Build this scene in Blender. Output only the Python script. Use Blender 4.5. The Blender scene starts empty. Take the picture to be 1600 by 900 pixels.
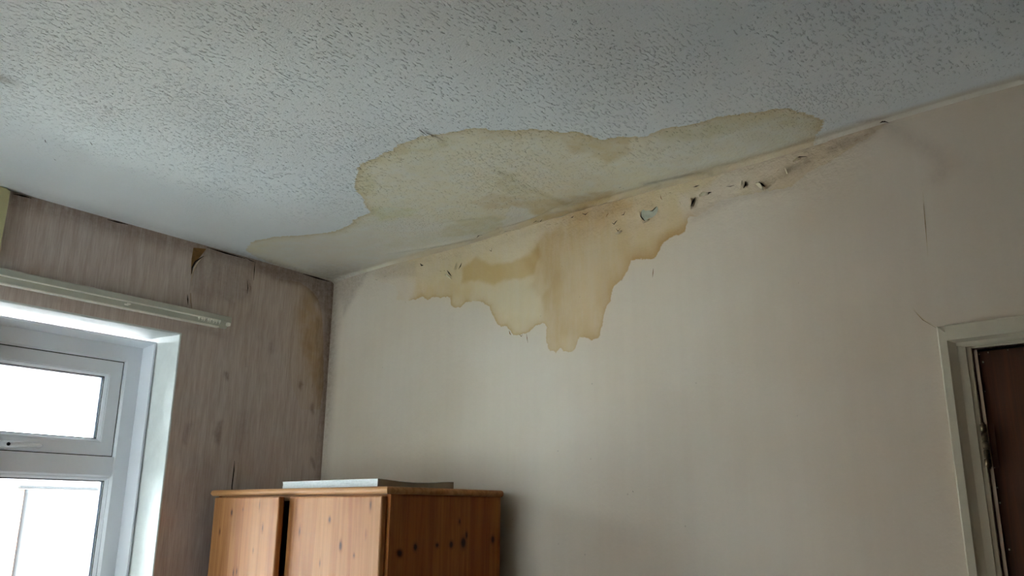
import bpy, bmesh, math, random
import numpy as np
from mathutils import Matrix, Vector

random.seed(7)
rng = np.random.default_rng(7)
sc = bpy.context.scene
COL = sc.collection
R = math.radians

# ------------------------------------------------------------------ camera
EYE = 1.642                                   # eye height above the bedroom floor
cam_data = bpy.data.cameras.new('camera')
cam = bpy.data.objects.new('camera', cam_data)
COL.objects.link(cam)
cam_data.sensor_fit = 'HORIZONTAL'
cam_data.sensor_width = 36.0
cam_data.lens = 36.0 * 1303.96 / 1600.0
cam_data.clip_start = 0.02
_y, _p, _r = R(41.996), R(15.130), R(-0.5253)
_fw = Vector((-math.sin(_y) * math.cos(_p), math.cos(_y) * math.cos(_p), math.sin(_p)))
_ri = Vector((math.cos(_y), math.sin(_y), 0.0))
_dn = _fw.cross(_ri)
_r2 = math.cos(_r) * _ri + math.sin(_r) * _dn
_d2 = -math.sin(_r) * _ri + math.cos(_r) * _dn
_m = Matrix((_r2, -_d2, -_fw)).transposed().to_4x4()
_m.translation = Vector((0, 0, EYE))
cam.matrix_world = _m
sc.camera = cam

# ------------------------------------------------------------------ daylight: a bright overcast sky, and exposure
world = bpy.data.worlds.new('overcast_sky')
sc.world = world
world.use_nodes = True
_nt = world.node_tree
_bg = _nt.nodes['Background']
_bg.inputs['Color'].default_value = (0.86, 0.925, 1.0, 1)
_bg.inputs['Strength'].default_value = 3.0
sun = bpy.data.lights.new('sun', 'SUN')          # high behind the house wall with the stain: reaches the yard, not the rooms
sun.energy = 14.0
sun.angle = R(12)
so = bpy.data.objects.new('sun', sun)
COL.objects.link(so)
so.location = (1, 8, 9)
so.rotation_euler = Vector((-0.12, -0.62, -0.75)).to_track_quat('-Z', 'Y').to_euler()
sc.view_settings.view_transform = 'Standard'
sc.view_settings.look = 'None'
sc.view_settings.gamma = 1.0
sc.view_settings.use_curve_mapping = False
sc.view_settings.exposure = 2.72

# ------------------------------------------------------------------ room figures (metres)
CX, CY, HC = -2.7313, 1.95, 2.557             # far corner of the room; ceiling height
SK = R(4.261)                                 # the window wall is a little out of square
TX, TY = math.sin(SK), -math.cos(SK)          # along the window wall, towards the near end
LROT = math.atan2(TY, TX)
LM = Matrix.Translation((CX, CY, 0)) @ Matrix.Rotation(LROT, 4, 'Z')   # local (a, n, z): a along wall, n into the room
XR, YN = 0.95, -0.55                          # right wall, near wall
A_END = (CY - YN) / math.cos(SK)

V0, V1 = -2.42, -1.74                         # second window, in the near wall behind the viewer


def portal(name, M, w, h):
    p = bpy.data.lights.new(name, 'AREA')
    p.shape = 'RECTANGLE'
    p.size, p.size_y = w, h
    p.cycles.is_portal = True
    o = bpy.data.objects.new(name, p)
    COL.objects.link(o)
    o.matrix_world = M @ Matrix.Rotation(R(-90), 4, 'X')


portal('window_portal', LM @ Matrix.Translation((1.066, -0.262, EYE - 0.10)), 0.83, 1.34)
portal('window_portal', Matrix.Translation(((V0 + V1) / 2, YN - 0.262, EYE - 0.10)), V1 - V0, 1.34)


# ------------------------------------------------------------------ helpers
def s2l(c):
    return tuple(((v / 255) / 12.92 if v / 255 <= 0.04045 else ((v / 255 + 0.055) / 1.055) ** 2.4) for v in c)


def link(name, me, mat=None, parent=None):
    o = bpy.data.objects.new(name, me)
    COL.objects.link(o)
    if mat is not None:
        if not me.materials:
            me.materials.append(mat)
    if parent is not None:
        o.parent = parent
    return o


def mesh(name, verts, faces, smooth=False):
    me = bpy.data.meshes.new(name)
    me.from_pydata([tuple(map(float, v)) for v in verts], [], [tuple(map(int, f)) for f in faces])
    me.update()
    if smooth:
        me.polygons.foreach_set('use_smooth', [True] * len(me.polygons))
    return me


def bm_to(name, bm, mat, parent=None, smooth=False):
    bmesh.ops.recalc_face_normals(bm, faces=bm.faces[:])
    me = bpy.data.meshes.new(name)
    bm.to_mesh(me)
    bm.free()
    if smooth:
        me.polygons.foreach_set('use_smooth', [True] * len(me.polygons))
    return link(name, me, mat, parent)


def add_box(bm, lo, hi, bev=0.0, seg=2):
    r = bmesh.ops.create_cube(bm, size=1.0)
    vs = r['verts']
    for v in vs:
        v.co = Vector([lo[i] + (v.co[i] + 0.5) * (hi[i] - lo[i]) for i in range(3)])
    if bev > 0:
        es = list({e for v in vs for e in v.link_edges})
        bmesh.ops.bevel(bm, geom=es, offset=bev, segments=seg, affect='EDGES', profile=0.5)


def box(name, lo, hi, mat, parent=None, bev=0.0, seg=2):
    bm = bmesh.new()
    add_box(bm, lo, hi, bev, seg)
    return bm_to(name, bm, mat, parent)


def add_tube(bm, pts, r, n=10):
    pts = [Vector(p) for p in pts]
    rings = []
    for i, p in enumerate(pts):
        t = (pts[min(i + 1, len(pts) - 1)] - pts[max(i - 1, 0)]).normalized()
        a = t.cross(Vector((0.13, 0.31, 0.94)))
        if a.length < 0.05:
            a = t.cross(Vector((1, 0, 0)))
        a.normalize()
        b = t.cross(a)
        rr = r[i] if isinstance(r, (list, tuple)) else r
        rings.append([bm.verts.new(p + rr * (math.cos(k * 2 * math.pi / n) * a + math.sin(k * 2 * math.pi / n) * b)) for k in range(n)])
    for i in range(len(rings) - 1):
        for k in range(n):
            bm.faces.new((rings[i][k], rings[i][(k + 1) % n], rings[i + 1][(k + 1) % n], rings[i + 1][k]))
    bm.faces.new(rings[0][::-1])
    bm.faces.new(rings[-1])


def ring(name, a0, a1, z0, z1, prof, mat, parent):
    """mitred frame in the window wall: profile of (inset, depth into the wall), local (a, n, z)"""
    bm = bmesh.new()
    cs = [(a0, z1, 1, -1), (a1, z1, -1, -1), (a1, z0, -1, 1), (a0, z0, 1, 1)]
    rows = [[bm.verts.new((a + sa * i, -d, z + sz * i)) for i, d in prof] for a, z, sa, sz in cs]
    n = len(prof)
    for c in range(4):
        for k in range(n):
            bm.faces.new((rows[c][k], rows[c][(k + 1) % n], rows[(c + 1) % 4][(k + 1) % n], rows[(c + 1) % 4][k]))
    return bm_to(name, bm, mat, parent)


def extrude(name, prof, axis_pts, mat, parent, smooth=False):
    """extrude a closed profile (list of 3D points at start) to a second list of points"""
    bm = bmesh.new()
    A = [bm.verts.new(p) for p in prof]
    B = [bm.verts.new(p) for p in axis_pts]
    n = len(A)
    for k in range(n):
        bm.faces.new((A[k], A[(k + 1) % n], B[(k + 1) % n], B[k]))
    bm.faces.new(A[::-1])
    bm.faces.new(B)
    return bm_to(name, bm, mat, parent, smooth)


def empty(name, M=None, **props):
    o = bpy.data.objects.new(name, None)
    COL.objects.link(o)
    o.empty_display_size = 0.1
    if M is not None:
        o.matrix_world = M
    for k, v in props.items():
        o[k] = v
    return o


def tag(o, **props):
    for k, v in props.items():
        o[k] = v
    return o


# --- signed distance to a polygon, positive inside; distance to a polyline
def seg_dist(P, a, b):
    a = np.asarray(a, float); b = np.asarray(b, float)
    ab = b - a
    t = np.clip(((P - a) @ ab) / max(ab @ ab, 1e-12), 0, 1)
    return np.hypot(*(P - (a + t[:, None] * ab)).T)


def sdf(P, poly, cap=0.30):
    poly = np.asarray(poly, float)
    out = np.full(len(P), -cap)
    lo, hi = poly.min(0) - cap, poly.max(0) + cap
    idx = np.where(np.all((P > lo) & (P < hi), axis=1))[0]
    Q = P[idx]
    d = np.full(len(Q), 9.0)
    ins = np.zeros(len(Q), bool)
    for i in range(len(poly)):
        a, b = poly[i], poly[(i + 1) % len(poly)]
        d = np.minimum(d, seg_dist(Q, a, b))
        c = (a[1] > Q[:, 1]) != (b[1] > Q[:, 1])
        if c.any():
            xx = (b[0] - a[0]) * (Q[:, 1] - a[1]) / ((b[1] - a[1]) if abs(b[1] - a[1]) > 1e-12 else 1e-12) + a[0]
            ins ^= c & (Q[:, 0] < xx)
    out[idx] = np.clip(np.where(ins, d, -d), -cap, cap)
    return out


def line_d(P, pts):
    d = np.full(len(P), 9.0)
    for a, b in zip(pts[:-1], pts[1:]):
        d = np.minimum(d, seg_dist(P, a, b))
    return d


def sstep(lo, hi, x):
    t = np.clip((x - lo) / (hi - lo), 0, 1)
    return t * t * (3 - 2 * t)


_ph = rng.uniform(0, 6.283, (2, 14))
_fr = [(r * math.cos(a), r * math.sin(a)) for r, a in zip(np.geomspace(14, 190, 14), rng.uniform(0, 6.283, 14))]


def wander(P, amp):
    """irregular drift of the plane, so that soaked patches get natural outlines"""
    out = np.array(P, float)
    for k, (fx, fy) in enumerate(_fr):
        ph = P[:, 0] * fx + P[:, 1] * fy
        g = amp * (14.0 / math.hypot(fx, fy)) ** 0.65
        out[:, 0] += g * np.sin(ph + _ph[0, k])
        out[:, 1] += g * np.cos(ph * 1.07 + _ph[1, k])
    return out


def blob(P, poly, soft):
    return sstep(-soft, soft, sdf(P, poly))


def put(me, name, vals):
    vals = np.asarray(vals, np.float32)
    if vals.ndim == 1:
        a = me.attributes.new(name, 'FLOAT', 'POINT')
        a.data.foreach_set('value', vals)
    else:
        a = me.attributes.new(name, 'FLOAT_COLOR', 'POINT')
        v = np.ones((len(vals), 4), np.float32)
        v[:, :3] = vals
        a.data.foreach_set('color', v.ravel())


def grid_faces(nu, nv, keep=None):
    i, j = np.meshgrid(np.arange(nu - 1), np.arange(nv - 1), indexing='ij')
    k = i * nv + j
    F = np.stack([k, k + nv, k + nv + 1, k + 1], -1)
    return F.reshape(-1, 4) if keep is None else F[keep]


def spans(*parts):
    """non-uniform coordinates: (start, stop, step) pieces joined"""
    out = []
    for a, b, s in parts:
        n = max(1, int(round(abs(b - a) / s)))
        out += list(np.linspace(a, b, n, endpoint=False))
    out.append(parts[-1][1])
    return np.array(out)


# ------------------------------------------------------------------ node helper
class N:
    def __init__(self, name):
        self.m = bpy.data.materials.new(name)
        self.m.use_nodes = True
        self.t = self.m.node_tree
        self.b = self.t.nodes['Principled BSDF']

    def node(self, typ, **kw):
        n = self.t.nodes.new(typ)
        for k, v in kw.items():
            setattr(n, k, v)
        return n

    def set(self, sock, v):
        if isinstance(v, bpy.types.NodeSocket):
            self.t.links.new(v, sock)
        elif isinstance(v, (tuple, list)) and len(v) == 3 and sock.type == 'RGBA':
            sock.default_value = (*v, 1)
        else:
            sock.default_value = v

    def math(self, op, a, b=0.0, c=None, clamp=False):
        n = self.node('ShaderNodeMath', operation=op, use_clamp=clamp)
        self.set(n.inputs[0], a)
        self.set(n.inputs[1], b)
        if c is not None:
            self.set(n.inputs[2], c)
        return n.outputs[0]

    def mix(self, f, a, b, blend='MIX'):
        n = self.node('ShaderNodeMix', data_type='RGBA', blend_type=blend)
        self.set(n.inputs[0], f)
        self.set(n.inputs[6], a)
        self.set(n.inputs[7], b)
        return n.outputs[2]

    def noise(self, vec, scale, detail=4.0, rough=0.55, dist=0.0, out=0):
        n = self.node('ShaderNodeTexNoise')
        if vec is not None:
            self.set(n.inputs['Vector'], vec)
        n.inputs['Scale'].default_value = scale
        n.inputs['Detail'].default_value = detail
        n.inputs['Roughness'].default_value = rough
        n.inputs['Distortion'].default_value = dist
        return n.outputs[out]

    def range(self, v, a, b, c=0.0, d=1.0, smooth=True):
        n = self.node('ShaderNodeMapRange', interpolation_type='SMOOTHSTEP' if smooth else 'LINEAR')
        self.set(n.inputs[0], v)
        for i, q in enumerate((a, b, c, d)):
            self.set(n.inputs[i + 1], q)
        return n.outputs[0]

    def coord(self, scale=(1, 1, 1), rot=(0, 0, 0)):
        tc = self.node('ShaderNodeTexCoord')
        mp = self.node('ShaderNodeMapping')
        self.t.links.new(tc.outputs['Object'], mp.inputs[0])
        mp.inputs['Scale'].default_value = scale
        mp.inputs['Rotation'].default_value = rot
        return mp.outputs[0]

    def attr(self, name, out='Fac'):
        n = self.node('ShaderNodeAttribute', attribute_name=name)
        return n.outputs[out]

    def vmath(self, op, a, b):
        n = self.node('ShaderNodeVectorMath', operation=op)
        self.set(n.inputs[0], a)
        self.set(n.inputs[1], b)
        return n.outputs[0]

    def bump(self, h, strength, dist, normal=None):
        n = self.node('ShaderNodeBump')
        n.inputs['Strength'].default_value = strength
        n.inputs['Distance'].default_value = dist
        self.set(n.inputs['Height'], h)
        if normal is not None:
            self.set(n.inputs['Normal'], normal)
        return n.outputs[0]

    def done(self, color=None, rough=None, normal=None, spec=None, metal=None):
        for k, v in (('Base Color', color), ('Roughness', rough), ('Normal', normal), ('Specular IOR Level', spec), ('Metallic', metal)):
            if v is not None:
                self.set(self.b.inputs[k], v)
        return self.m


def plain(name, rgb, rough=0.5, spec=0.4, var=0.06, scale=25, metal=0.0, bump=0.0):
    n = N(name)
    c = s2l(rgb)
    f = n.noise(n.coord(), scale, 5, 0.6)
    col = n.mix(n.range(f, 0.3, 0.7), tuple(v * (1 - var) for v in c), tuple(min(1, v * (1 + var)) for v in c))
    nm = n.bump(n.noise(n.coord(), scale * 8, 3), bump, 0.002) if bump else None
    return n.done(col, rough, nm, spec, metal)


def stain_nodes(n, base, P, amp, edge, streak=1.0):
    """water stain: attributes sd (distance inside the tide line), tint, ringk, sd2/patch2, dirt"""
    ragged = n.math('ADD', n.math('MULTIPLY', n.math('SUBTRACT', n.noise(P, 45, 5, 0.65), 0.5), amp),
                    n.math('MULTIPLY', n.math('SUBTRACT', n.noise(P, 150, 3, 0.6), 0.5), amp * 0.6))
    sd = n.math('ADD', n.attr('sd'), ragged)
    mask = n.range(sd, -edge, edge)
    mott = n.noise(P, 9, 5, 0.6)
    c = n.mix(n.math('MULTIPLY', mask, n.range(n.noise(n.coord((1, 1, streak)), 20, 6, 0.65), 0.3, 0.62, 0.62, 1.08, False)), base, n.mix(1.0, base, n.attr('tint', 'Color'), 'MULTIPLY'))
    # the brown tide line: dense just inside the edge, fading inwards
    wob = n.math('MULTIPLY', sd, n.range(mott, 0.25, 0.75, 1.5, 0.75, False))
    rg = n.math('MULTIPLY', n.math('POWER', 2.718, n.math('MULTIPLY', n.math('MAXIMUM', wob, 0.0), n.attr('ringw'))), n.attr('ringk'))
    c = n.mix(n.math('MULTIPLY', rg, mask, clamp=True), c, n.mix(1.0, base, n.attr('ringc', 'Color'), 'MULTIPLY'))
    # second, inner marks with sharp edges of their own
    m2 = n.math('MULTIPLY', n.range(n.math('ADD', n.attr('sd2'), n.math('MULTIPLY_ADD', mott, 0.05, -0.025)), -0.010, 0.010), n.attr('k2'))
    c = n.mix(m2, c, n.mix(1.0, c, s2l((228, 203, 132)), 'MULTIPLY'))
    # dirt and mould, plus the shade painted on the ceiling's cove
    dn = n.math('MULTIPLY', n.attr('dirt_shade'), n.range(n.noise(P, 60, 6, 0.7), 0.3, 0.75, 0.45, 1.2, False), clamp=True)
    c = n.mix(dn, c, n.mix(1.0, c, s2l((120, 92, 72)), 'MULTIPLY'))
    return c, mask


# ------------------------------------------------------------------ materials
def mat_back_wall():
    n = N('old_lining_paper_cream')
    P = n.coord()
    base = n.mix(n.range(n.noise(n.coord((5, 1, 0.25)), 6, 4, 0.55), 0.35, 0.65), s2l((212, 199, 181)), s2l((213.5, 201, 183)))
    base = n.mix(n.range(n.noise(P, 2.2, 3, 0.5), 0.35, 0.7), base, n.mix(1.0, base, s2l((250, 247, 242)), 'MULTIPLY'))
    c, mask = stain_nodes(n, base, P, 0.015, 0.0022, 0.22)
    spk = n.node('ShaderNodeTexVoronoi')
    n.set(spk.inputs['Vector'], P)
    spk.inputs['Scale'].default_value = 22
    sp = n.math('MULTIPLY', n.math('LESS_THAN', spk.outputs['Distance'], 0.055), n.math('GREATER_THAN', n.noise(P, 13, 2), 0.60))
    c = n.mix(n.math('MULTIPLY', sp, 0.28), c, s2l((120, 100, 80)))
    h = n.math('ADD', n.math('MULTIPLY', n.noise(P, 9, 4, 0.6), 1.2), n.math('MULTIPLY', n.noise(P, 160, 3, 0.6), 0.10))
    rel = n.bump(h, 0.55, 0.004)
    lump = n.math('MULTIPLY', n.noise(P, 70, 5, 0.65), n.attr('rough'))
    rel = n.bump(lump, 0.9, 0.008, rel)
    return n.done(c, 0.48, rel, 0.55)


def mat_ceiling():
    n = N('textured_ceiling_paint')
    P = n.coord()
    base = n.mix(n.range(n.noise(P, 2.0, 3, 0.5), 0.35, 0.7), s2l((224, 228, 228)), s2l((230, 233, 233)))
    base = n.mix(n.attr('cream'), base, s2l((208, 198, 180)))   # the wall's paper laps on to the ceiling
    c, mask = stain_nodes(n, base, P, 0.026, 0.0030)
    # stippled swirls: short strokes whose direction turns slowly over the ceiling
    st = None
    for k, (ang, sx) in enumerate(((20, 0.36), (-35, 0.40), (75, 0.45))):
        s_ = n.noise(n.coord((1.0, sx, 1.0), (0, 0, R(ang))), 190 + 12 * k, 2, 0.5)
        if st is None:
            st = s_
        else:
            mk = n.range(n.noise(n.coord(rot=(0.3 * k, 0, 1.1 * k)), 2.3, 2, 0.5), 0.44, 0.56)
            st = n.math('ADD', n.math('MULTIPLY', st, n.math('SUBTRACT', 1.0, mk)), n.math('MULTIPLY', s_, mk))
    dens = n.noise(P, 5, 3, 0.6)
    stroke = n.range(n.math('ADD', st, n.math('MULTIPLY', dens, 0.16)), 0.645, 0.78)
    fine = n.noise(P, 210, 3, 0.6)
    amt = n.math('SUBTRACT', 1.0, n.attr('smoothed'), clamp=True)
    h = n.math('MULTIPLY', n.math('ADD', stroke, n.math('MULTIPLY', fine, 0.35)), amt)
    rel = n.bump(h, 0.85, 0.0050)
    rel = n.bump(n.math('MULTIPLY', n.noise(P, 7, 3, 0.5), 1.0), 0.3, 0.006, rel)
    rel = n.bump(n.math('MULTIPLY', n.noise(P, 80, 5, 0.65), n.attr('rough')), 0.8, 0.006, rel)
    return n.done(c, 0.6, rel, 0.5)


def mat_window_wall():
    n = N('streaky_textured_wallpaper')
    P = n.coord()
    fine = n.noise(n.coord((1, 1, 0.055)), 210, 3, 0.6)
    mid = n.noise(n.coord((1, 1, 0.12)), 45, 4, 0.6)
    base = n.mix(n.range(fine, 0.3, 0.72), s2l((194, 177, 166)), s2l((210, 196, 186)))
    base = n.mix(n.range(mid, 0.35, 0.68), base, n.mix(1.0, base, s2l((238, 232, 228)), 'MULTIPLY'))
    c, mask = stain_nodes(n, base, P, 0.010, 0.0028)
    rel = n.bump(n.math('ADD', fine, n.math('MULTIPLY', mid, 0.6)), 0.5, 0.0016)
    rel = n.bump(n.math('MULTIPLY', n.noise(P, 60, 5, 0.65), n.attr('rough')), 0.8, 0.007, rel)
    return n.done(c, 0.75, rel, 0.25)


def pine(name, along, base=(178, 126, 80), dark=(152, 98, 56), spec=0.15, rough=0.5):
    n = N(name)
    sc_ = [14, 14, 14]
    sc_[along] = 0.55
    P = n.coord(tuple(sc_))
    g = n.noise(P, 3.2, 6, 0.62, 0.8)
    f = n.noise(P, 22, 3, 0.6)
    bands = n.noise(n.coord(tuple(0.12 if i == along else 5.5 for i in range(3))), 1.6, 2, 0.4)
    c = n.mix(n.range(g, 0.35, 0.68), s2l(base), s2l(dark))
    c = n.mix(n.range(bands, 0.42, 0.58, 0.0, 0.45), c, n.mix(1.0, c, s2l((236, 205, 176)), 'MULTIPLY'))
    c = n.mix(n.math('MULTIPLY', n.range(f, 0.45, 0.75), 0.22), c, s2l((140, 85, 45)))
    k = n.attr('knot')
    c = n.mix(n.range(k, 0.05, 0.5, 0.0, 0.55), c, s2l((128, 74, 38)))
    c = n.mix(n.range(k, 0.45, 0.9, 0.0, 0.92), c, s2l((52, 27, 16)))
    return n.done(c, rough, n.bump(f, 0.08, 0.001), spec)


M_WALL, M_CEIL, M_LEFT = mat_back_wall(), mat_ceiling(), mat_window_wall()
M_PAINT = plain('cream_gloss_paint', (196, 188, 166), 0.45, 0.4, 0.05, 14, bump=0.15)
M_CREAM = plain('yellowed_cream_paint', (196, 186, 140), 0.5, 0.4, 0.05, 12)
M_REVEAL = plain('white_reveal_paint', (216, 219, 215), 0.45, 0.4, 0.05, 18, bump=0.2)
M_UPVC = plain('white_plastic_frame', (240, 242, 248), 0.28, 0.5, 0.015, 6)
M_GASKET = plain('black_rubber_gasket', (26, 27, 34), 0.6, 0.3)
M_SPACER = plain('grey_spacer_bar', (120, 124, 140), 0.4, 0.5)
M_RAIL = plain('aged_cream_plastic', (198, 196, 180), 0.42, 0.4, 0.05, 9)
M_RAILLIP = plain('pale_plastic_lip', (244, 240, 226), 0.35, 0.4)
M_HANDLE = plain('white_handle_enamel', (232, 233, 236), 0.2, 0.5)
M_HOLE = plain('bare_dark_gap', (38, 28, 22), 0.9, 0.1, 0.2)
M_GREYPLASTER = plain('bare_grey_plaster', (176, 176, 160), 0.9, 0.1, 0.1, 60)
M_FLAKE = plain('curled_paper_flake', (205, 190, 160), 0.8, 0.2, 0.12, 90)
M_BROWN = plain('brown_paper_backing', (128, 94, 54), 0.85, 0.15, 0.2, 60)
M_LFLAP = plain('lifted_wallpaper_edge', (176, 154, 134), 0.85, 0.15, 0.12, 60)
M_DARKIN = plain('dark_cabinet_inside', (70, 45, 28), 0.7, 0.2)
M_PINE_Z = pine('varnished_pine_upright', 2)
M_PINE_X = pine('varnished_pine_lengthwise', 0, (186, 136, 90), (158, 108, 66))
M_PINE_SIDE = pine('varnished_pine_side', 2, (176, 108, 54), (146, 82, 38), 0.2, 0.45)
M_PAPER = plain('white_page_edges', (222, 224, 224), 0.8, 0.2, 0.06, 120)
M_COVER = plain('grey_white_cover', (196, 192, 184), 0.55, 0.35, 0.05, 20)
M_SPINE_SHADE = plain('shaded_spine_board', (150, 138, 124), 0.7, 0.2, 0.08, 40)
M_STEEL = plain('worn_hinge_steel', (112, 96, 74), 0.38, 0.5, 0.6, 90, 0.75)
M_FLOOR = plain('beige_carpet', (118, 110, 102), 0.95, 0.1, 0.15, 120)
M_PLAINWALL = plain('cream_emulsion', (142, 132, 120), 0.75, 0.25, 0.04, 5)
M_BRICK = plain('pale_buff_brick', (190, 160, 142), 0.9, 0.1, 0.3, 30)
M_BRICK2 = plain('pale_pink_brick', (172, 138, 122), 0.9, 0.1, 0.3, 30)
M_MORTAR = plain('pale_mortar', (220, 216, 206), 0.95, 0.1, 0.05, 40)
M_PIPE = plain('grey_downpipe_plastic', (40, 41, 44), 0.6, 0.3)
M_PAVE = plain('pale_paving', (192, 197, 202), 0.9, 0.1, 0.08, 4)
M_ROOF = plain('dark_roof_felt', (120, 112, 108), 0.9, 0.1, 0.1, 6)


def mat_door():
    n = N('dark_stained_door_veneer')
    P = n.coord((14, 14, 0.6))
    g = n.noise(P, 4, 6, 0.62, 0.6)
    c = n.mix(n.range(g, 0.3, 0.7), s2l((84, 46, 20)), s2l((58, 30, 14)))
    f = n.noise(n.coord((60, 60, 1.2)), 4, 3, 0.6)
    c = n.mix(n.math('MULTIPLY', n.range(f, 0.5, 0.75), 0.4), c, s2l((46, 22, 10)))
    return n.done(c, 0.5, None, 0.35)


def mat_glass():
    n = N('clear_window_glass')
    t = n.t
    out = t.nodes['Material Output']
    tr = n.node('ShaderNodeBsdfTransparent')
    tr.inputs[0].default_value = (0.96, 0.98, 0.97, 1)
    gl = n.node('ShaderNodeBsdfGlossy')
    gl.inputs['Roughness'].default_value = 0.02
    fr = n.node('ShaderNodeFresnel')
    fr.inputs[0].default_value = 1.45
    mx = n.node('ShaderNodeMixShader')
    t.links.new(fr.outputs[0], mx.inputs[0])
    t.links.new(tr.outputs[0], mx.inputs[1])
    t.links.new(gl.outputs[0], mx.inputs[2])
    t.links.new(mx.outputs[0], out.inputs[0])
    return n.m


M_DOOR, M_GLASS = mat_door(), mat_glass()


# ------------------------------------------------------------------ large structure: back wall with its stain
def tint_stack(P, layers, start):
    col = np.tile(np.array(start, float), (len(P), 1))
    P = wander(P, 0.0095)
    for poly, soft, rgb, k in layers:
        w = blob(P, poly, soft * 1.35)[:, None] * k
        col = col * (1 - w) + np.array(rgb) * w
    return col


WALL_STAIN = [(-2.4654,2.5415),(-2.4746,2.5123),(-2.4271,2.4935),(-2.3428,2.4635),(-2.3260,2.4309),(-2.3390,2.4084),(-2.2591,2.3905),(-2.2207,2.3914),(-2.1901,2.3966),(-2.1653,2.3775),(-2.1397,2.3828),(-2.1188,2.3847),(-2.0952,2.3731),(-2.0790,2.3750),(-2.0433,2.3691),(-2.0421,2.3390),(-2.0162,2.3258),(-1.9911,2.3241),(-1.9668,2.3383),(-1.9270,2.3364),(-1.8856,2.3252),(-1.8548,2.3027),(-1.8376,2.2717),(-1.8140,2.2388),(-1.8017,2.2321),(-1.7763,2.2285),(-1.7622,2.2096),(-1.7454,2.1927),(-1.7181,2.1917),(-1.6886,2.1933),(-1.6542,2.2112),(-1.6229,2.2157),(-1.6082,2.2006),(-1.6127,2.1608),(-1.6010,2.1299),(-1.5724,2.1151),(-1.5549,2.1296),(-1.5434,2.1164),(-1.5047,2.1125),(-1.4863,2.1502),(-1.4601,2.1487),(-1.4392,2.1363),(-1.4121,2.1424),(-1.3989,2.1769),(-1.3911,2.2142),(-1.3839,2.2274),(-1.3673,2.2498),(-1.3555,2.2877),(-1.3228,2.3032),(-1.2996,2.3327),(-1.2922,2.3535),(-1.2636,2.3525),(-1.2145,2.3427),(-1.1978,2.3623),(-1.1875,2.3820),(-1.1514,2.3970),(-1.1154,2.3966),(-1.1031,2.4238),(-1.0978,2.4471),(-1.0743,2.4377),(-1.0383,2.4477),(-0.9947,2.4666),(-0.9350,2.4624),(-0.8809,2.4593),(-0.8013,2.4527),(-0.7555,2.4786),(-0.6921,2.4953),(-0.6192,2.5213),(-0.5565,2.5454),(-0.5487,2.6204),(-1.2464,2.7586),(-2.0695,2.6930),(-2.5799,2.6267)]


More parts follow.
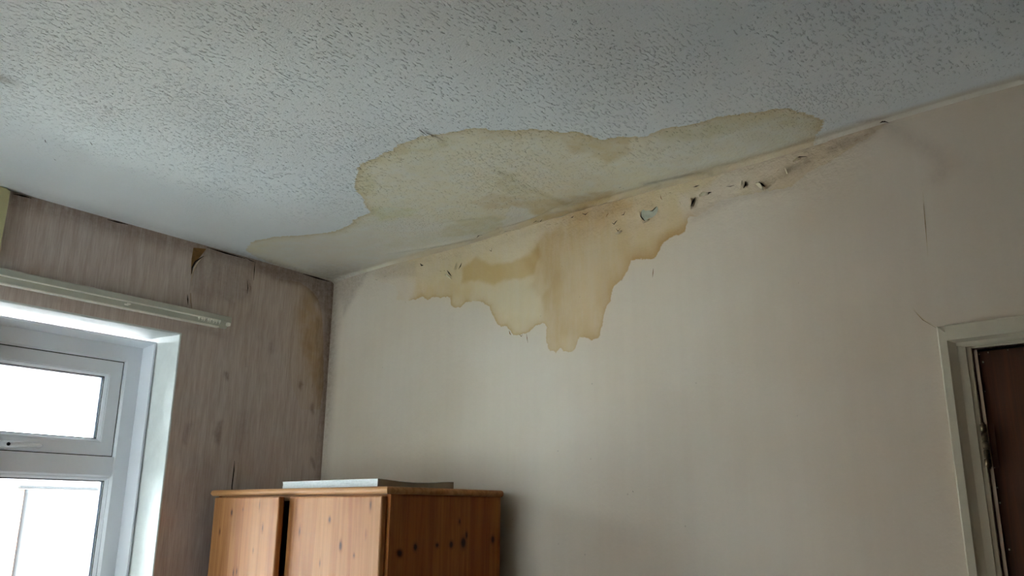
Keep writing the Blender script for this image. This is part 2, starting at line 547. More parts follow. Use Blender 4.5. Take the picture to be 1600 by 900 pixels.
def build_back_wall():
    xs = spans((CX - 0.02, CX + 0.0, 0.02), (CX, -0.505, 0.0066), (-0.505, -0.43, 0.0125), (-0.43, 0.345, 0.05), (0.345, XR + 0.05, 0.05))
    zs = spans((0, 1.2, 0.1), (1.2, 1.985, 0.02), (1.985, 2.0, 0.0075), (2.0, 2.57, 0.0066))
    X, Z = np.meshgrid(xs, zs, indexing='ij')
    P = np.stack([X.ravel(), Z.ravel()], 1)
    cx = 0.5 * (xs[:-1] + xs[1:])[:, None]
    cz = 0.5 * (zs[:-1] + zs[1:])[None, :]
    keep = ~((cx > -0.43) & (cx < 0.345) & (cz < 1.985))
    top = HC - P[:, 1]
    y = np.full(len(P), CY)
    # the paper under the ceiling has swollen and lifted a little
    ridge = np.exp(-((top - 0.05 - 0.012 * np.sin(P[:, 0] * 9)) / 0.018) ** 2) * sstep(-2.45, -2.2, P[:, 0]) * sstep(-0.62, -0.9, P[:, 0])
    y -= 0.004 * ridge * (0.6 + 0.4 * np.sin(P[:, 0] * 23 + 1) * np.sin(P[:, 0] * 57))
    me = mesh('wall_back', np.stack([X.ravel(), y, Z.ravel()], 1), grid_faces(len(xs), len(zs), keep), True)
    sd = sdf(P, WALL_STAIN)
    tint = tint_stack(P, [
        ([(-1.6467,2.5251),(-1.6306,2.3928),(-1.6000,2.1312),(-1.4136,2.1368),(-1.3765,2.2467),(-1.2939,2.3675),(-1.0977,2.4489),(-1.2554,2.5163),(-1.4903,2.5531)], 0.045, (0.91, 0.78, 0.53), 0.85),
        ([(-1.6305,2.5388),(-1.6519,2.3969),(-1.6202,2.2864),(-1.5437,2.2739),(-1.5272,2.4145),(-1.4057,2.4915),(-1.3461,2.5183),(-1.4903,2.5531)], 0.04, (0.74, 0.57, 0.31), 0.8),
        ([(-1.6124,2.2851),(-1.6051,2.1318),(-1.5085,2.1161),(-1.4822,2.2639)], 0.035, (0.80, 0.64, 0.39), 0.75),
        ([(-1.4825,2.2441),(-1.4673,2.1477),(-1.4112,2.1422),(-1.3910,2.2200)], 0.02, (0.80, 0.64, 0.38), 0.75),
        ([(-1.4932,2.3463),(-1.5122,2.2089),(-1.4124,2.1942),(-1.3750,2.3048),(-1.4198,2.3928)], 0.03, (0.97, 0.84, 0.62), 0.7),
        ([(-1.8148,2.4949),(-1.7846,2.4112),(-1.7550,2.3083),(-1.6862,2.2552),(-1.6254,2.2872),(-1.6412,2.4375),(-1.7014,2.5153)], 0.025, (1.04, 0.985, 0.80), 0.95),
        ([(-1.9313,2.3820),(-1.8550,2.3137),(-1.7821,2.2378),(-1.6333,2.2266),(-1.6201,2.3488),(-1.7841,2.3782)], 0.025, (1.02, 0.965, 0.76), 0.9),
        ([(-1.7009,2.4495),(-1.6840,2.3496),(-1.6333,2.3302),(-1.6199,2.4545)], 0.022, (0.82, 0.66, 0.40), 0.7),
        ([(-2.2281,2.4578),(-2.2073,2.3988),(-2.0435,2.3761),(-1.9762,2.3444),(-1.9467,2.3847),(-2.0585,2.4274)], 0.012, (0.93, 0.80, 0.52), 0.75),
        ([(-1.3238,2.4928),(-1.2923,2.4160),(-1.1951,2.4008),(-1.1304,2.4472),(-1.2124,2.4958)], 0.03, (0.97, 0.86, 0.66), 0.8),
        ([(-1.0980,2.4433),(-1.1267,2.5229),(-0.5521,2.5877),(-0.5501,2.5367),(-0.7947,2.4509),(-1.0308,2.4422)], 0.014, (0.985, 0.945, 0.875), 1.0),
        ([(-0.8972,2.4816),(-0.7958,2.4373),(-0.6446,2.4985),(-0.5581,2.5309),(-0.5547,2.5632),(-0.7536,2.5394)], 0.025, (0.90, 0.82, 0.66), 0.6),
        ([(-2.5811,2.6403),(-2.5272,2.4856),(-2.2576,2.3661),(-2.1987,2.4285),(-2.2309,2.5071),(-2.4196,2.5944)], 0.025, (1.0, 0.97, 0.93), 1.0),
        ([(-2.4147,2.5294),(-2.2636,2.4642),(-1.6199,2.4975),(-1.3458,2.5284),(-1.3451,2.5548),(-1.6467,2.5579),(-2.0635,2.5464)], 0.012, (0.97, 0.90, 0.74), 0.7),
        ([(-1.5671,2.5393),(-1.5162,2.4916),(-1.3470,2.4881),(-1.2553,2.5202),(-1.3451,2.5548)], 0.012, (0.82, 0.64, 0.38), 0.8),
    ], (0.97, 0.89, 0.65))
    rk = 0.12 + 0.70 * blob(P, [(-1.4172,2.5148),(-1.4971,2.0703),(-1.3154,2.0504),(-1.0404,2.2804),(-1.0794,2.4539),(-1.2597,2.3993)], 0.03)
    rk = np.maximum(rk, 0.85 * blob(P, [(-2.2621,2.4395),(-2.2561,2.3419),(-1.9433,2.2721),(-1.9464,2.3733)], 0.02))
    rk = np.maximum(rk, 0.85 * blob(P, [(-1.9307,2.3594),(-1.7810,2.1638),(-1.6204,2.1638),(-1.6203,2.2452)], 0.02))
    rk = np.maximum(rk, 0.45 * blob(P, [(-1.6333,2.2266),(-1.6205,2.0838),(-1.4039,2.0601),(-1.4013,2.1734)], 0.02))
    rk = np.maximum(rk, 1.0 * blob(P, [(-1.2930,2.3966),(-1.2947,2.3443),(-1.1776,2.3215),(-1.0839,2.3711),(-1.0809,2.4262),(-1.1941,2.4236)], 0.012))
    rk *= 1 - blob(P, [(-1.0893,2.4563),(-1.0532,2.3920),(-0.5115,2.4917),(-0.5593,2.5901),(-0.8555,2.5605)], 0.01) * 0.95
    rk *= 1 - blob(P, [(-2.5811,2.6403),(-2.5072,2.4821),(-2.2757,2.3738),(-2.2458,2.4610),(-2.2697,2.5642)], 0.01) * 0.9
    ringw = -1 / (0.010 + 0.022 * blob(P, [(-1.4172,2.5148),(-1.4231,2.2347),(-1.1783,2.3067),(-1.0696,2.4516),(-1.2597,2.3993)], 0.03))
    sd2 = sdf(P, [(-1.9875,2.4638),(-1.9495,2.4766),(-1.9221,2.4872),(-1.8851,2.4639),(-1.8284,2.4439),(-1.7565,2.4343),(-1.6736,2.4483),(-1.6413,2.4805),(-1.6306,2.4396),(-1.6626,2.3819),(-1.7142,2.3742),(-1.7560,2.3905),(-1.7957,2.3890),(-1.8329,2.3737),(-1.8804,2.3894),(-1.9445,2.4138),(-1.9941,2.4113)])
    dirt_shade = 0.62 * sstep(0.075, 0.0, P[:, 0] - CX - 0.004) * (0.5 + 0.5 * sstep(1.6, 2.3, P[:, 1]))
    dirt_shade = np.maximum(dirt_shade, 0.40 * blob(wander(P, 0.007), [(-2.8113,2.6038),(-2.6585,2.3770),(-2.5951,2.4400),(-2.5433,2.4884),(-2.5117,2.5346),(-2.4555,2.5628)], 0.018))
    dirt_shade = np.maximum(dirt_shade, 0.26 * blob(P, [(-2.7427,2.5773),(-2.7223,2.2302),(-2.6801,2.2253),(-2.6596,2.4294),(-2.5701,2.5192)], 0.02))
    dirt_shade = np.maximum(dirt_shade, 0.22 * blob(P, [(-2.5749,2.5727),(-2.4125,2.5010),(-2.2295,2.4824),(-2.2324,2.5320),(-2.4961,2.5837)], 0.012))
    for px in ([(-0.5972,2.5432),(-0.5754,2.5498),(-0.5543,2.5531)], [(-0.6579,2.5228),(-0.6182,2.5312),(-0.5855,2.5395)], [(-0.6894,2.5254),(-0.6478,2.5300)], [(-0.8113,2.4976),(-0.7529,2.5093)]):
        dirt_shade = np.maximum(dirt_shade, 0.42 * np.exp(-(line_d(P, px) / 0.012) ** 2))
    dirt_shade = np.maximum(dirt_shade, 0.16 * blob(P, [(-1.0790,2.4614),(-1.0295,2.4642),(-0.9343,2.4731),(-0.7944,2.4543),(-0.7952,2.4441),(-0.9357,2.4517),(-1.0711,2.4239),(-1.0952,2.4201)], 0.008))  # darker smear below the curled flakes
    dirt_shade = np.maximum(dirt_shade, 0.20 * np.exp(-(line_d(P, [(-0.5523,2.5440),(-0.4982,2.4844),(-0.4545,2.4425),(-0.4441,2.4050),(-0.4568,2.3882)]) / 0.02) ** 2))
    put(me, 'sd', sd)
    put(me, 'sd2', sd2)
    put(me, 'k2', np.full(len(P), 0.60))
    put(me, 'tint', tint)
    put(me, 'ringk', rk)
    put(me, 'ringw', ringw)
    put(me, 'ringc', np.tile(np.array((0.70, 0.47, 0.18)), (len(P), 1)))
    put(me, 'dirt_shade', dirt_shade)
    put(me, 'rough', np.exp(-top / 0.09) * sstep(-0.5, -0.75, P[:, 0]) * 0.9)
    o = link('wall_back', me, M_WALL)
    o['kind'] = 'structure'
    return o


wall_back = build_back_wall()


# ------------------------------------------------------------------ window wall (local frame), reveal
W0, W1, WZ0, WZ1 = 0.6445, 1.487, EYE - 0.78, EYE + 0.576


def build_window_wall():
    as_ = spans((-0.02, 0.0, 0.02), (0, W0, 0.0066), (W0, 1.30, 0.0066), (1.30, W1, 0.06), (W1, A_END + 0.05, 0.06))
    zs = spans((0, WZ0, 0.06), (WZ0, 1.60, 0.03), (1.60, WZ1, 0.0066), (WZ1, 2.57, 0.0066))
    A, Z = np.meshgrid(as_, zs, indexing='ij')
    P = np.stack([A.ravel(), Z.ravel()], 1)
    ca = 0.5 * (as_[:-1] + as_[1:])[:, None]
    cz = 0.5 * (zs[:-1] + zs[1:])[None, :]
    keep = ~((ca > W0) & (ca < W1) & (cz > WZ0) & (cz < WZ1))
    me = mesh('wall_left', np.stack([A.ravel(), np.zeros(len(P)), Z.ravel()], 1), grid_faces(len(as_), len(zs), keep), True)
    tide = [(0.2672,2.4978),(0.2524,2.4986),(0.2076,2.5037),(0.1677,2.5060),(0.1175,2.4900),(0.0748,2.4598),(0.0548,2.4166),(0.0374,2.3286),(0.0167,2.1269),(0.0270,2.0257),(0.1190,2.0164),(0.2257,2.1975),(0.3021,2.3802)]
    sd = sdf(P, tide)
    tint = tint_stack(P, [
        ([(0.1857,2.4674),(0.1584,2.3074),(0.0270,2.0257),(0.0017,2.0282),(0.0322,2.3817),(0.0985,2.4732)], 0.03, (0.80, 0.66, 0.43), 0.95),
        ([(0.1059,2.4847),(0.1080,2.3674),(0.0507,2.2236),(0.0190,2.2284),(0.0408,2.4062)], 0.012, (0.93, 0.84, 0.64), 0.5),
        ([(0.2662,2.4879),(0.2238,2.4211),(0.1580,2.4347),(0.1760,2.4953)], 0.02, (0.98, 0.92, 0.78), 0.8),
    ], (0.98, 0.94, 0.86))
    tint = 1 - (1 - tint) * (sstep(0.28, 0.1, P[:, 0]) * sstep(1.75, 2.1, P[:, 1]))[:, None]
    rk = 0.42 * blob(P, [(0.3015,2.5176),(0.2823,2.4716),(0.1296,2.4665),(0.0736,2.3739),(0.0095,2.3859),(0.0691,2.5059),(0.1674,2.5362)], 0.015)
    dirt_shade = 0.8 * sstep(0.055, 0.0, P[:, 0]) * (0.45 + 0.55 * sstep(1.7, 2.3, P[:, 1]))
    dirt_shade = np.maximum(dirt_shade, 0.6 * blob(P, [(0.3814,2.5409),(0.3661,2.5024),(0.2546,2.4905),(0.1324,2.4972),(0.0440,2.4056),(-0.0046,2.4150),(0.0007,2.5588),(0.1698,2.5618)], 0.02))
    dirt_shade = np.maximum(dirt_shade, 0.5 * sstep(0.07, 0.0, HC - 0.02 - P[:, 1]))
    dirt_shade = np.maximum(dirt_shade, 0.26 * blob(P, [(0.6361,2.5082),(0.6293,2.3714),(0.5428,2.3552),(0.3820,2.3884),(0.3859,2.5299),(0.5636,2.5339)], 0.02))
    PW = wander(P, 0.006)
    for px, w, k in (([(0.4647,2.1207),(0.4592,2.0943)], 0.008, .8), ([(0.4648,1.9200),(0.4668,1.8719)], 0.010, .7), ([(0.5649,1.9181),(0.5632,1.8651)], 0.012, .45), ([(0.1224,2.1186),(0.1266,2.0984)], 0.007, .8),
                     ([(0.0695,2.0460),(0.0709,2.0262)], 0.008, .8), ([(0.2766,2.1301),(0.2618,2.0963)], 0.010, .2), ([(0.2717,2.2511),(0.2664,2.2276)], 0.012, .35), ([(0.4005,2.4575),(0.3980,2.4093)], 0.004, .9), ([(0.4295,2.4219),(0.4010,2.4111)], 0.006, .6),
                     ([(0.0478,1.8390),(0.0330,1.8110)], 0.007, .7), ([(0.0641,2.3757),(0.0315,2.1503)], 0.012, .4), ([(0.3686,2.3669),(0.3340,2.2768)], 0.02, .2), ([(0.3576,1.9584),(0.3625,1.8570)], 0.03, .25),
                     ([(0.5223,1.7622),(0.5311,1.6379)], 0.05, .22), ([(0.3783,2.1746),(0.3794,2.1604)], 0.006, .4), ([(0.4925,2.3656),(0.4699,2.3514)], 0.010, .45), ([(0.6046,2.2474),(0.5035,2.2357)], 0.012, .3)):
        dirt_shade = np.maximum(dirt_shade, 0.75 * k * np.exp(-(line_d(PW, px) / (w * 1.25)) ** 2))
    put(me, 'sd', sd)
    put(me, 'sd2', np.full(len(P), -0.3))
    put(me, 'k2', np.zeros(len(P)))
    put(me, 'tint', tint)
    put(me, 'ringk', rk)
    put(me, 'ringw', np.full(len(P), -1 / 0.008))
    put(me, 'ringc', np.tile(np.array((0.62, 0.47, 0.30)), (len(P), 1)))
    put(me, 'dirt_shade', dirt_shade)
    put(me, 'rough', np.exp(-(HC - P[:, 1]) / 0.08) * 0.7 * sstep(0.9, 0.5, P[:, 0]) + np.exp(-P[:, 0] / 0.03) * 0.6)
    o = link('wall_left', me, M_LEFT)
    o.matrix_world = LM
    o['kind'] = 'structure'
    # plastered reveal, slightly splayed, and the outer face of the house wall
    bm = bmesh.new()
    out = 0.006
    rect = lambda i, d: [bm.verts.new((a + sa * i, -d, z + sz * i)) for a, z, sa, sz in ((W0, WZ1, -1, 1), (W1, WZ1, 1, 1), (W1, WZ0, 1, -1), (W0, WZ0, -1, -1))]
    r0 = rect(-0.003, -0.0005)
    r0b = rect(0.0, -0.0025)
    r0c = rect(0.004, -0.0012)
    r1, r2 = rect(out, 0.145), rect(out, 0.268)
    for q0, q1 in ((r0c, r0b), (r0b, r0), (r0, r1), (r1, r2)):
        for k in range(4):
            bm.faces.new((q0[k], q0[(k + 1) % 4], q1[(k + 1) % 4], q1[k]))
    bm_to('window_reveal', bm, M_REVEAL, o)
    bm = bmesh.new()
    big = [bm.verts.new(p) for p in ((-1.2, -0.268, 2.75), (4.6, -0.268, 2.75), (4.6, -0.268, -2.7), (-1.2, -0.268, -2.7))]
    r2 = rect(out, 0.268)
    for k in range(4):
        bm.faces.new((big[k], big[(k + 1) % 4], r2[(k + 1) % 4], r2[k]))
    bm_to('outer_brick_face', bm, M_BRICK, o)
    return o


wall_left = build_window_wall()

# ------------------------------------------------------------------ ceiling
CEIL_STAIN = [(-2.7971,1.9921),(-2.7518,1.8042),(-2.6753,1.5568),(-2.6481,1.4983),(-2.5603,1.4657),(-2.5272,1.4656),(-2.4385,1.4856),(-2.3589,1.5351),(-2.2690,1.5759),(-2.2171,1.5851),(-2.1250,1.5747),(-2.0937,1.5564),(-2.0378,1.5462),(-1.9922,1.5457),(-1.9714,1.5062),(-1.9181,1.4580),(-1.8860,1.4073),(-1.8572,1.3732),(-1.8120,1.3472),(-1.7427,1.2989),(-1.7063,1.2865),(-1.6743,1.2915),(-1.6245,1.2850),(-1.5780,1.2850),(-1.5422,1.2769),(-1.5080,1.2795),(-1.4641,1.2791),(-1.4389,1.2887),(-1.4006,1.3096),(-1.3661,1.3203),(-1.3309,1.3318),(-1.3094,1.3504),(-1.3097,1.3737),(-1.2809,1.3891),(-1.2701,1.4079),(-1.2307,1.4253),(-1.1970,1.4662),(-1.1823,1.4933),(-1.1502,1.5114),(-1.1418,1.5475),(-1.1304,1.5941),(-1.0917,1.6033),(-1.0408,1.6472),(-0.9800,1.6377),(-0.9332,1.6567),(-0.8940,1.6678),(-0.8506,1.6695),(-0.8056,1.6866),(-0.7564,1.7145),(-0.7318,1.7179),(-0.7017,1.7410),(-0.6889,1.7789),(-0.6736,1.8270),(-0.6648,1.8435),(-0.6848,1.8851),(-0.7150,1.9157),(-0.7448,1.9795),(-1.5244,1.9942)]
CREASES = [([(-1.4671,1.5207),(-1.4808,1.6407),(-1.4891,1.7633),(-1.4912,1.8872)], 0.010, 0.004), ([(-1.9039,1.7671),(-1.7978,1.8086),(-1.7873,1.9507)], 0.010, -0.003),
           ([(-2.3002,1.8535),(-2.0846,1.9074),(-1.8638,1.9380),(-1.5867,1.9101),(-1.4601,1.9430)], 0.008, 0.004), ([(-1.3413,1.9445),(-1.1559,1.9319),(-1.0058,1.9519),(-0.8227,1.9540),(-0.7017,1.9466)], 0.007, 0.003),
           ([(-1.4458,1.2562),(-1.4497,1.3363)], 0.004, 0.003), ([(-1.7947,1.9272),(-1.6523,1.9247),(-1.5342,1.9094)], 0.006, -0.004)]


def build_ceiling():
    tan = math.tan(SK)
    ss = spans((-0.01, 0.13, 0.006), (0.13, 2.20, 0.009), (2.20, XR - CX + 0.05, 0.05))
    ts = spans((-0.01, 0.04, 0.004), (0.04, 0.80, 0.009), (0.80, CY - YN + 0.05, 0.045))
    S, T = np.meshgrid(ss, ts, indexing='ij')
    S, T = S.ravel(), T.ravel()
    X, Y = CX + T * tan + S, CY - T
    P = np.stack([X, Y], 1)

    def cove(d, r, v):
        q = np.clip(1 - np.clip(d, 0, None) / r, 0, 1)
        return v * q ** 1.9
    z = np.full(len(P), HC) - cove(S, 0.125, 0.010)
    wv = (0.024 + 0.006 * np.sin(X * 3.1) + 0.004 * np.sin(X * 11)) * (1 - 0.6 * sstep(-0.95, -0.6, X))
    z -= cove(T, np.clip(wv, 0.008, 0.04), 0.010)
    for pts, w, h in CREASES:
        z -= h * np.exp(-(line_d(P, pts) / w) ** 2)
    z -= 0.004 * np.exp(-(T / 0.12) ** 2) * np.sin(X * 6.0 + 1.0) * sstep(0.1, 0.5, S)
    me = mesh('ceiling', np.stack([X, Y, z], 1), grid_faces(len(ss), len(ts)), True)
    sd = sdf(P, CEIL_STAIN)
    tint = tint_stack(P, [
        ([(-2.6844,1.5491),(-2.7478,1.9557),(-2.2706,1.9514),(-1.8826,1.9578),(-1.8788,1.7720),(-2.0143,1.6160),(-2.3707,1.5432)], 0.03, (0.98, 0.90, 0.78), 0.9),
        ([(-1.1246,1.6940),(-1.1939,1.9246),(-0.7448,1.9795),(-0.6820,1.8783),(-0.7131,1.7841),(-0.8986,1.6912)], 0.03, (0.92, 0.84, 0.68), 0.7),
        ([(-1.7217,1.2790),(-1.8823,1.3997),(-1.9654,1.5039),(-1.8450,1.4317),(-1.7273,1.3320),(-1.5564,1.3221),(-1.4290,1.3391),(-1.4317,1.2973),(-1.5666,1.2870)], 0.020, (0.88, 0.765, 0.48), 1.0),
        ([(-1.9834,1.5258),(-2.0384,1.6360),(-1.9374,1.6578),(-1.8840,1.6107),(-1.9274,1.5438)], 0.010, (0.90, 0.82, 0.52), 0.9),
        ([(-1.3649,1.3213),(-1.3550,1.4029),(-1.2320,1.5089),(-1.1778,1.4876),(-1.2618,1.3962)], 0.014, (0.86, 0.72, 0.46), 0.7),
        ([(-1.1925,1.4607),(-1.2294,1.5212),(-1.2398,1.5842),(-1.2494,1.6515),(-1.2231,1.7020),(-1.1757,1.7149),(-1.1093,1.6861),(-1.0741,1.6058),(-1.1249,1.5865),(-1.1458,1.5057)], 0.008, (0.83, 0.66, 0.36), 0.85),
        ([(-1.4826,1.5422),(-1.5621,1.6477),(-1.5330,1.6989),(-1.5219,1.8322),(-1.4912,1.8872),(-1.4740,1.7166),(-1.4572,1.5877)], 0.012, (0.84, 0.73, 0.48), 0.8),
        ([(-1.7075,1.7024),(-1.5897,1.6771),(-1.5314,1.7543),(-1.4789,1.8408),(-1.3829,1.9369),(-1.4889,1.9481),(-1.5788,1.9323),(-1.6404,1.8188)], 0.010, (0.86, 0.70, 0.44), 0.85),
        ([(-1.6643,1.9548),(-1.5284,1.8554),(-1.3056,1.8937),(-1.3952,2.0281),(-1.6568,2.0276)], 0.008, (0.80, 0.63, 0.36), 0.85),
        ([(-1.8947,1.7585),(-1.8035,1.7561),(-1.7258,1.8224),(-1.7314,1.9141),(-1.8021,1.9039),(-1.9496,1.9009),(-1.9999,1.8582)], 0.008, (0.84, 0.74, 0.50), 0.8),
        ([(-1.6215,1.7978),(-1.5948,1.8576),(-1.6288,1.9447),(-1.7710,1.9646),(-1.7357,1.8940)], 0.006, (0.99, 0.93, 0.84), 0.8),
        ([(-0.9842,1.6547),(-0.9931,1.7299),(-0.8048,1.7722),(-0.7273,1.8163),(-0.6890,1.8954),(-0.6657,1.8382),(-0.7064,1.7340),(-0.8518,1.6686)], 0.014, (0.84, 0.74, 0.48), 0.8),
        ([(-1.2301,1.8809),(-1.2490,1.9423),(-1.0546,1.9336),(-0.9586,1.9351),(-1.0634,1.9142)], 0.010, (0.85, 0.75, 0.55), 0.6),
        ([(-2.2234,1.7897),(-2.1595,1.8535),(-1.9158,1.8674),(-1.9062,1.7984),(-2.0839,1.7869)], 0.012, (0.90, 0.82, 0.64), 0.5),
        ([(-2.5747,1.4821),(-2.4927,1.4948),(-2.3199,1.5863),(-2.1126,1.5894),(-2.0777,1.5621),(-2.3190,1.5334)], 0.008, (0.93, 0.85, 0.68), 0.8),
    ], (0.985, 0.875, 0.66))
    edge_right = blob(P, [(-0.6258,1.7954),(-0.7548,2.1217),(-0.8131,2.0715),(-0.7309,1.9069)], 0.015)
    rk = 0.80 * (1 - 0.8 * edge_right)
    rk = np.maximum(rk, 0.95 * blob(P, [(-1.3460,1.2591),(-1.4654,1.3741),(-1.1587,1.7744),(-1.0259,1.6045)], 0.03))
    rk = np.maximum(rk, 0.9 * blob(P, [(-0.9854,1.5708),(-1.0098,1.6662),(-0.6902,1.9180),(-0.6252,1.7751),(-0.6969,1.7130)], 0.02))
    rk *= 1 - 0.9 * blob(P, [(-2.5746,1.4441),(-3.0317,1.7172),(-0.7226,2.0402),(-0.6854,1.9461),(-2.3848,1.8026)], 0.02)
    dirt_shade = 0.42 * sstep(0.05, 0.0, S) * sstep(0.75, 0.35, T) + 0.20 * sstep(0.09, 0.0, S)  # the wider band paints the cove's soft shade into the colour
    dirt_shade = np.maximum(dirt_shade, 0.62 * sstep(0.36, 0.0, np.hypot(S, T * 1.2)))  # darker and warmer towards the room corner
    for px, w, k in (([(-1.4350,1.2656),(-1.4358,1.3232)], 0.006, .35), ([(-0.6045,1.9179),(-0.5595,1.9389)], 0.010, .35), ([(-1.6092,1.9694),(-1.4635,1.9475),(-1.3809,1.9671)], 0.012, .5),
                     ([(-1.2077,1.9127),(-1.0703,1.9260),(-1.0191,1.9405)], 0.008, .35), ([(-1.9309,0.4687),(-1.9537,0.4785)], 0.012, .7)):
        dirt_shade = np.maximum(dirt_shade, k * np.exp(-(line_d(P, px) / w) ** 2))
    put(me, 'cream', 0.9 * sstep(0.045 + 0.006 * np.sin(X * 17), 0.012, T) * sstep(0.2, 0.6, S))
    put(me, 'sd', sd)
    put(me, 'sd2', np.full(len(P), -0.3))
    put(me, 'k2', np.zeros(len(P)))
    put(me, 'tint', tint)
    put(me, 'ringk', rk)
    put(me, 'ringw', np.full(len(P), -1 / 0.013))
    put(me, 'ringc', np.tile(np.array((0.72, 0.55, 0.27)), (len(P), 1)))
    put(me, 'dirt_shade', dirt_shade)
    near = np.minimum(0.12 * sstep(0.05, 0.2, S) + 0.88 * sstep(0.30, 0.75, S), 0.1 + 0.9 * sstep(0.03, 0.28, T))
    put(me, 'smoothed', np.clip(1 - near * (1 - 0.55 * sstep(0.0, 0.05, sd)), 0, 1))
    put(me, 'rough', np.exp(-T / 0.10) * sstep(0.15, 0.5, S) * sstep(2.3, 1.9, S) * 0.8)
    o = link('ceiling', me, M_CEIL)
    o['kind'] = 'structure'
    return o


ceiling = build_ceiling()

floor = link('floor', mesh('floor', [(CX - .1, YN - .05, 0), (XR + .05, YN - .05, 0), (XR + .05, CY + .05, 0), (CX - .1, CY + .05, 0)], [(0, 1, 2, 3)]), M_FLOOR)
floor['kind'] = 'structure'
wr = box('wall_right', (XR, YN - 0.1, 0), (XR + 0.1, CY + 0.1, 2.62), M_PLAINWALL)
wr['kind'] = 'structure'


def build_near_wall():
    bm = bmesh.new()
    xs, zs, th = (CX - 0.1, V0, V1, XR + 0.1), (0.0, EYE - 0.78, EYE + 0.576, 2.62), 0.268
    for i in range(3):
        for k in range(3):
            if (i, k) != (1, 1):
                for y in (YN, YN - th):
                    bm.faces.new([bm.verts.new((xs[p], y, zs[q])) for p, q in ((i, k), (i + 1, k), (i + 1, k + 1), (i, k + 1))])
    c = ((1, 1), (2, 1), (2, 2), (1, 2))
    for k in range(4):
        (p, q), (r, s) = c[k], c[(k + 1) % 4]
        bm.faces.new([bm.verts.new(v) for v in ((xs[p], YN, zs[q]), (xs[r], YN, zs[s]), (xs[r], YN - th, zs[s]), (xs[p], YN - th, zs[q]))])
    bm_to('wall_near', bm, M_PLAINWALL)['kind'] = 'structure'


build_near_wall()
for nm, lo, hi in (('baseboard_back', (CX, CY - 0.016, 0), (-0.505, CY, 0.12)), ('baseboard_right', (XR - 0.016, YN, 0), (XR, CY, 0.12))):
    box(nm, lo, hi, M_PAINT, None, 0.003)['kind'] = 'structure'
bb = box('baseboard_left', (0.02, 0, 0), (A_END, 0.016, 0.12), M_PAINT, None, 0.003)
bb.matrix_world = LM
bb['kind'] = 'structure'


# ------------------------------------------------------------------ window
def light(la0, la1, lz0, lz1, parent):
    ring('glazing_bead', la0, la1, lz0, lz1, [(0.0, 0.204), (0.002, 0.2035), (0.010, 0.214), (0.010, 0.222), (0.0, 0.222)], M_UPVC, parent)
    ring('gasket', la0 + 0.009, la1 - 0.009, lz0 + 0.009, lz1 - 0.009, [(0.0, 0.2150), (0.003, 0.2155), (0.003, 0.221), (0.0, 0.221)], M_GASKET, parent)
    ring('spacer_bar', la0 + 0.006, la1 - 0.006, lz0 + 0.006, lz1 - 0.006, [(0.0, 0.2265), (0.008, 0.2265), (0.008, 0.238), (0.0, 0.238)], M_SPACER, parent)
    for d in (0.2222, 0.2402):
        box('glass_pane', (la0 + 0.002, -d - 0.004, lz0 + 0.002), (la1 - 0.002, -d, lz1 - 0.002), M_GLASS, parent)


